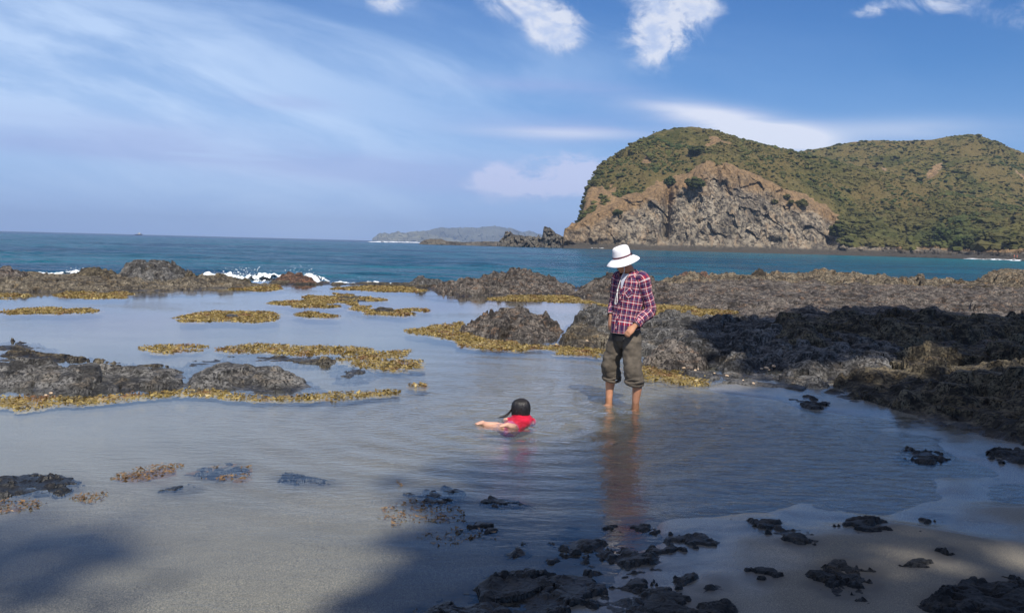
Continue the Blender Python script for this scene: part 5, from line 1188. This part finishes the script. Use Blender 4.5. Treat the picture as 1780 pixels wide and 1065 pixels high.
def gull(px, py, rr_, lab, bank):
    d = px_dir(px, py); p = np.array([0, 0, CAMZ]) + np.array(d) * rr_; L_ = [tube([(-.22, 0, 0), (-.1, 0, .0), (.08, 0, .01), (.2, 0, .02), (.27, 0, .01)], [.015, .05, .06, .035, .008], seg=10, ref=(0, 0, 1), dense=2)]
    o = empty('seabird', tuple(p)); V, Fc, _ = L_[0]; mesh('body', V, Fc, M['gull'], o, True)
    for sg in (-1, 1):
        V = [(.1, 0, .02), (-.06, 0, .02), (.08, sg * .3, .14), (-.05, sg * .3, .13), (-.02, sg * .62, .08), (-.06, sg * .6, .075), (.02, sg * .15, .09)]; V += [(x, y, z - .012) for x, y, z in V]
        Fc = [(0, 1, 3), (0, 3, 2), (2, 3, 5), (2, 5, 4), (7, 10, 8), (7, 9, 10), (9, 12, 10), (9, 11, 12)]; mesh('wing', V, Fc, M['gull'], o)
    o.rotation_euler = (bank, 0, 1.2); tag(o, lab, 'bird')
gull(584, 283, 330, 'tiny seabird flying over the sea above the pool, upper of two', .5)
gull(652, 310, 420, 'tiny seabird lower and to the right of the other', -.4)
M['walk'] = plain('orange red clothing', (0.55, 0.16, 0.10), 0.8)
def walker(px, dx_, lab):
    a = az_of(px); r_ = np.interp(a, *r0t) + 9; p = np.array([r_ * math.sin(a), r_ * math.cos(a), SEA + 1.25]); o = empty('person', tuple(p)); tag(o, lab, 'person')
    L_ = [tube([(0, 0, .75), (0, 0, 1.1), (0, 0, 1.42), (0, 0, 1.5)], [.15, .15, .2, .06], [.1, .1, .12, .06], seg=12, ref=(0, -1, 0), dense=3), ell((0, 0, 1.65), (.09, .1, .12), None, 2), tube([(0, 0, 1.4), (0, 0, 1.6)], [.06, .06], seg=8)]
    for sg in (-1, 1):
        L_ += [tube([(sg * .08, 0, .85), (sg * .1, sg * .06, .45), (sg * .1, sg * .14, .05)], [.09, .06, .04], seg=10, dense=3), tube([(sg * .2, 0, 1.4), (sg * .26, 0, 1.1), (sg * .25, -.1, .85)], [.05, .04, .03], seg=10, dense=3), tube([(sg * .1, sg * .14, .04), (sg * .1, sg * .14 - .18, .03)], [.04, .03], seg=8, ref=(0, 0, 1))]
    remesh('body', L_, .02, M['skin'], o, 1)
    V, Fc, _ = tube([(0, 0, .70), (0, 0, 1.1), (0, 0, 1.42), (0, 0, 1.49)], [.19, .18, .23, .09], [.14, .13, .15, .09], seg=14, ref=(0, -1, 0), dense=3); mesh('shirt', V, Fc, M['walk'], o, True)
walker(1766, 0, 'tiny walker in orange on the far beach at right, left one of the pair')
walker(1771, 0, 'tiny walker in orange on the far beach at right, right one of the pair')

# ------------------------------------------------------------------ shade trees standing behind the camera, their crowns overhead out of frame
def ground_of(c):
    x, y = G(*c); z = c[2] if len(c) > 2 else 0.0; return x - SUN[0] / SUN[2] * z, y - SUN[1] / SUN[2] * z
def shade_tree(label, polys, holes, n, Hlo, Hhi, trunk, seed, soft=.5, leafs=11, size=.36, spr=.26, near_thin=0):
    rs = np.random.RandomState(seed); PP = [np.array([ground_of(q) for q in P]) for P in polys]
    allp = np.concatenate(PP); lo, hi = allp.min(0) - 1, allp.max(0) + 1
    q = lo + rs.rand(n * 4, 2) * (hi - lo); d = np.full(len(q), -9.0)
    for P in PP: d = np.maximum(d, sdf(q[:, 0], q[:, 1], P))
    pr = sstep(d + rs.randn(len(q)) * soft * .35, -soft, soft)
    for (c, rad) in holes:
        g_ = ground_of(c); e = ((q[:, 0] - g_[0]) / rad[0]) ** 2 + ((q[:, 1] - g_[1]) / rad[1]) ** 2; pr = pr * sstep(e + .12 * rs.randn(len(q)), .9, 1.3)
    if near_thin: pr = pr * (1 - near_thin * sstep(q[:, 1], 7.2, 5.6))
    q = q[rs.rand(len(q)) < pr]; q = q[:n]
    H = Hlo + (Hhi - Hlo) * rs.rand(len(q)); C = np.stack([q[:, 0], q[:, 1], np.zeros(len(q))], 1) + SUN[None] * (H / SUN[2])[:, None]
    root = empty('tree', trunk); tag(root, label, 'tree'); tr0 = np.array(trunk)
    k = len(C) * leafs; lc = np.repeat(C, leafs, 0) + rs.randn(k, 3) * spr
    ax1 = rs.randn(k, 3); ax1 /= np.linalg.norm(ax1, axis=1)[:, None]; ax2 = np.cross(ax1, rs.randn(k, 3)); ax2 /= np.linalg.norm(ax2, axis=1)[:, None]
    sz = size * (.6 + .8 * rs.rand(k))[:, None]
    V = np.stack([lc - ax1 * sz, lc + ax2 * sz * .45, lc + ax1 * sz, lc - ax2 * sz * .45], 1).reshape(-1, 3) - tr0
    mesh('crown', V, np.arange(k * 4).reshape(-1, 4), M['leaf'], root)
    L_ = []; cen = C.mean(0); fork = tr0 + np.array([0, 0, Hlo * .55]); L_.append(tube([tr0 - [0, 0, .5], tr0 + [0.1, .1, Hlo * .25], fork], [.55, .42, .36], seg=14, ref=(0, 1, 0), dense=4))
    for j in rs.choice(len(C), min(16, len(C)), replace=False):
        m1 = fork * .6 + C[j] * .4 + [0, 0, 1.5]; L_.append(tube([fork - [0, 0, .4], m1, C[j]], [.26, .14, .03], seg=9, ref=(.1, 1, .3), dense=5))
    V, Fc, _ = join(L_); mesh('trunk', V - tr0, Fc, M['bark'], root, True)
shade_tree('tall broad tree behind the viewer shading the right side of the pool',
           [[(800, 1110), (815, 1040), (850, 985), (885, 900), (895, 850), (950, 790), (1020, 785), (1125, 775), (1205, 712), (1300, 700), (1420, 715), (1560, 760), (1800, 830), (1900, 900), (1900, 1150), (1500, 1300), (800, 1300)],
            [(1275, 578, .35), (1268, 548, .35), (1350, 532, .45), (1450, 526, .5), (1560, 516, .5), (1800, 530, .6), (2100, 560, .6), (2100, 640, .5), (1800, 592, .5), (1600, 572, .5), (1470, 582, .45), (1380, 602, .4)],
            [(1385, 678, .05), (1450, 650, .3), (1560, 640, .4), (1680, 645, .4), (1800, 640, .4), (2100, 660, .4), (2100, 950), (1560, 765), (1420, 715)]],
           [((1640, 965, .04), (1.1, .62)), ((1500, 965, .04), (.5, .5)), ((1780, 985, .04), (.85, .62)), ((1640, 596, .5), (.9, .5))],
           3900, 16, 24, (9, -14, -.05), 5, .30, 13, .27, .28, .45)
shade_tree('smaller tree behind the viewer throwing the shadow at lower left', [[(-150, 925), (100, 915), (220, 920), (285, 955), (300, 985), (230, 1025), (60, 1050), (-150, 1060)]], [], 80, 22, 28, (-6.5, -19, -.05), 6, .22, 9, .11, .16)

# ------------------------------------------------------------------ air
def haze():
    m = bpy.data.materials.new('thin sea haze'); m.use_nodes = True; t = m.node_tree; t.nodes.clear(); o = t.nodes.new('ShaderNodeOutputMaterial'); v = t.nodes.new('ShaderNodeVolumePrincipled')
    v.inputs['Color'].default_value = (0.55, 0.72, 1.0, 1); v.inputs['Density'].default_value = 0.00011; v.inputs['Anisotropy'].default_value = 0.1; t.links.new(v.outputs[0], o.inputs['Volume'])
    V, Fc, _ = boxm((0, 0, 0), (1, 1, 1)); V = np.array(V); V = V * np.array([9500, 9500, 102]) + np.array([0, 0, 92])
    tag(mesh('haze', V, Fc, m), 'thin pale sea air between the viewer and the far hills', kind='stuff')
haze()
print('tris', sum(len(o.data.loops) - 2 * len(o.data.polygons) for o in S.objects if o.type == 'MESH'))
print('script seconds', time.time() - T0)
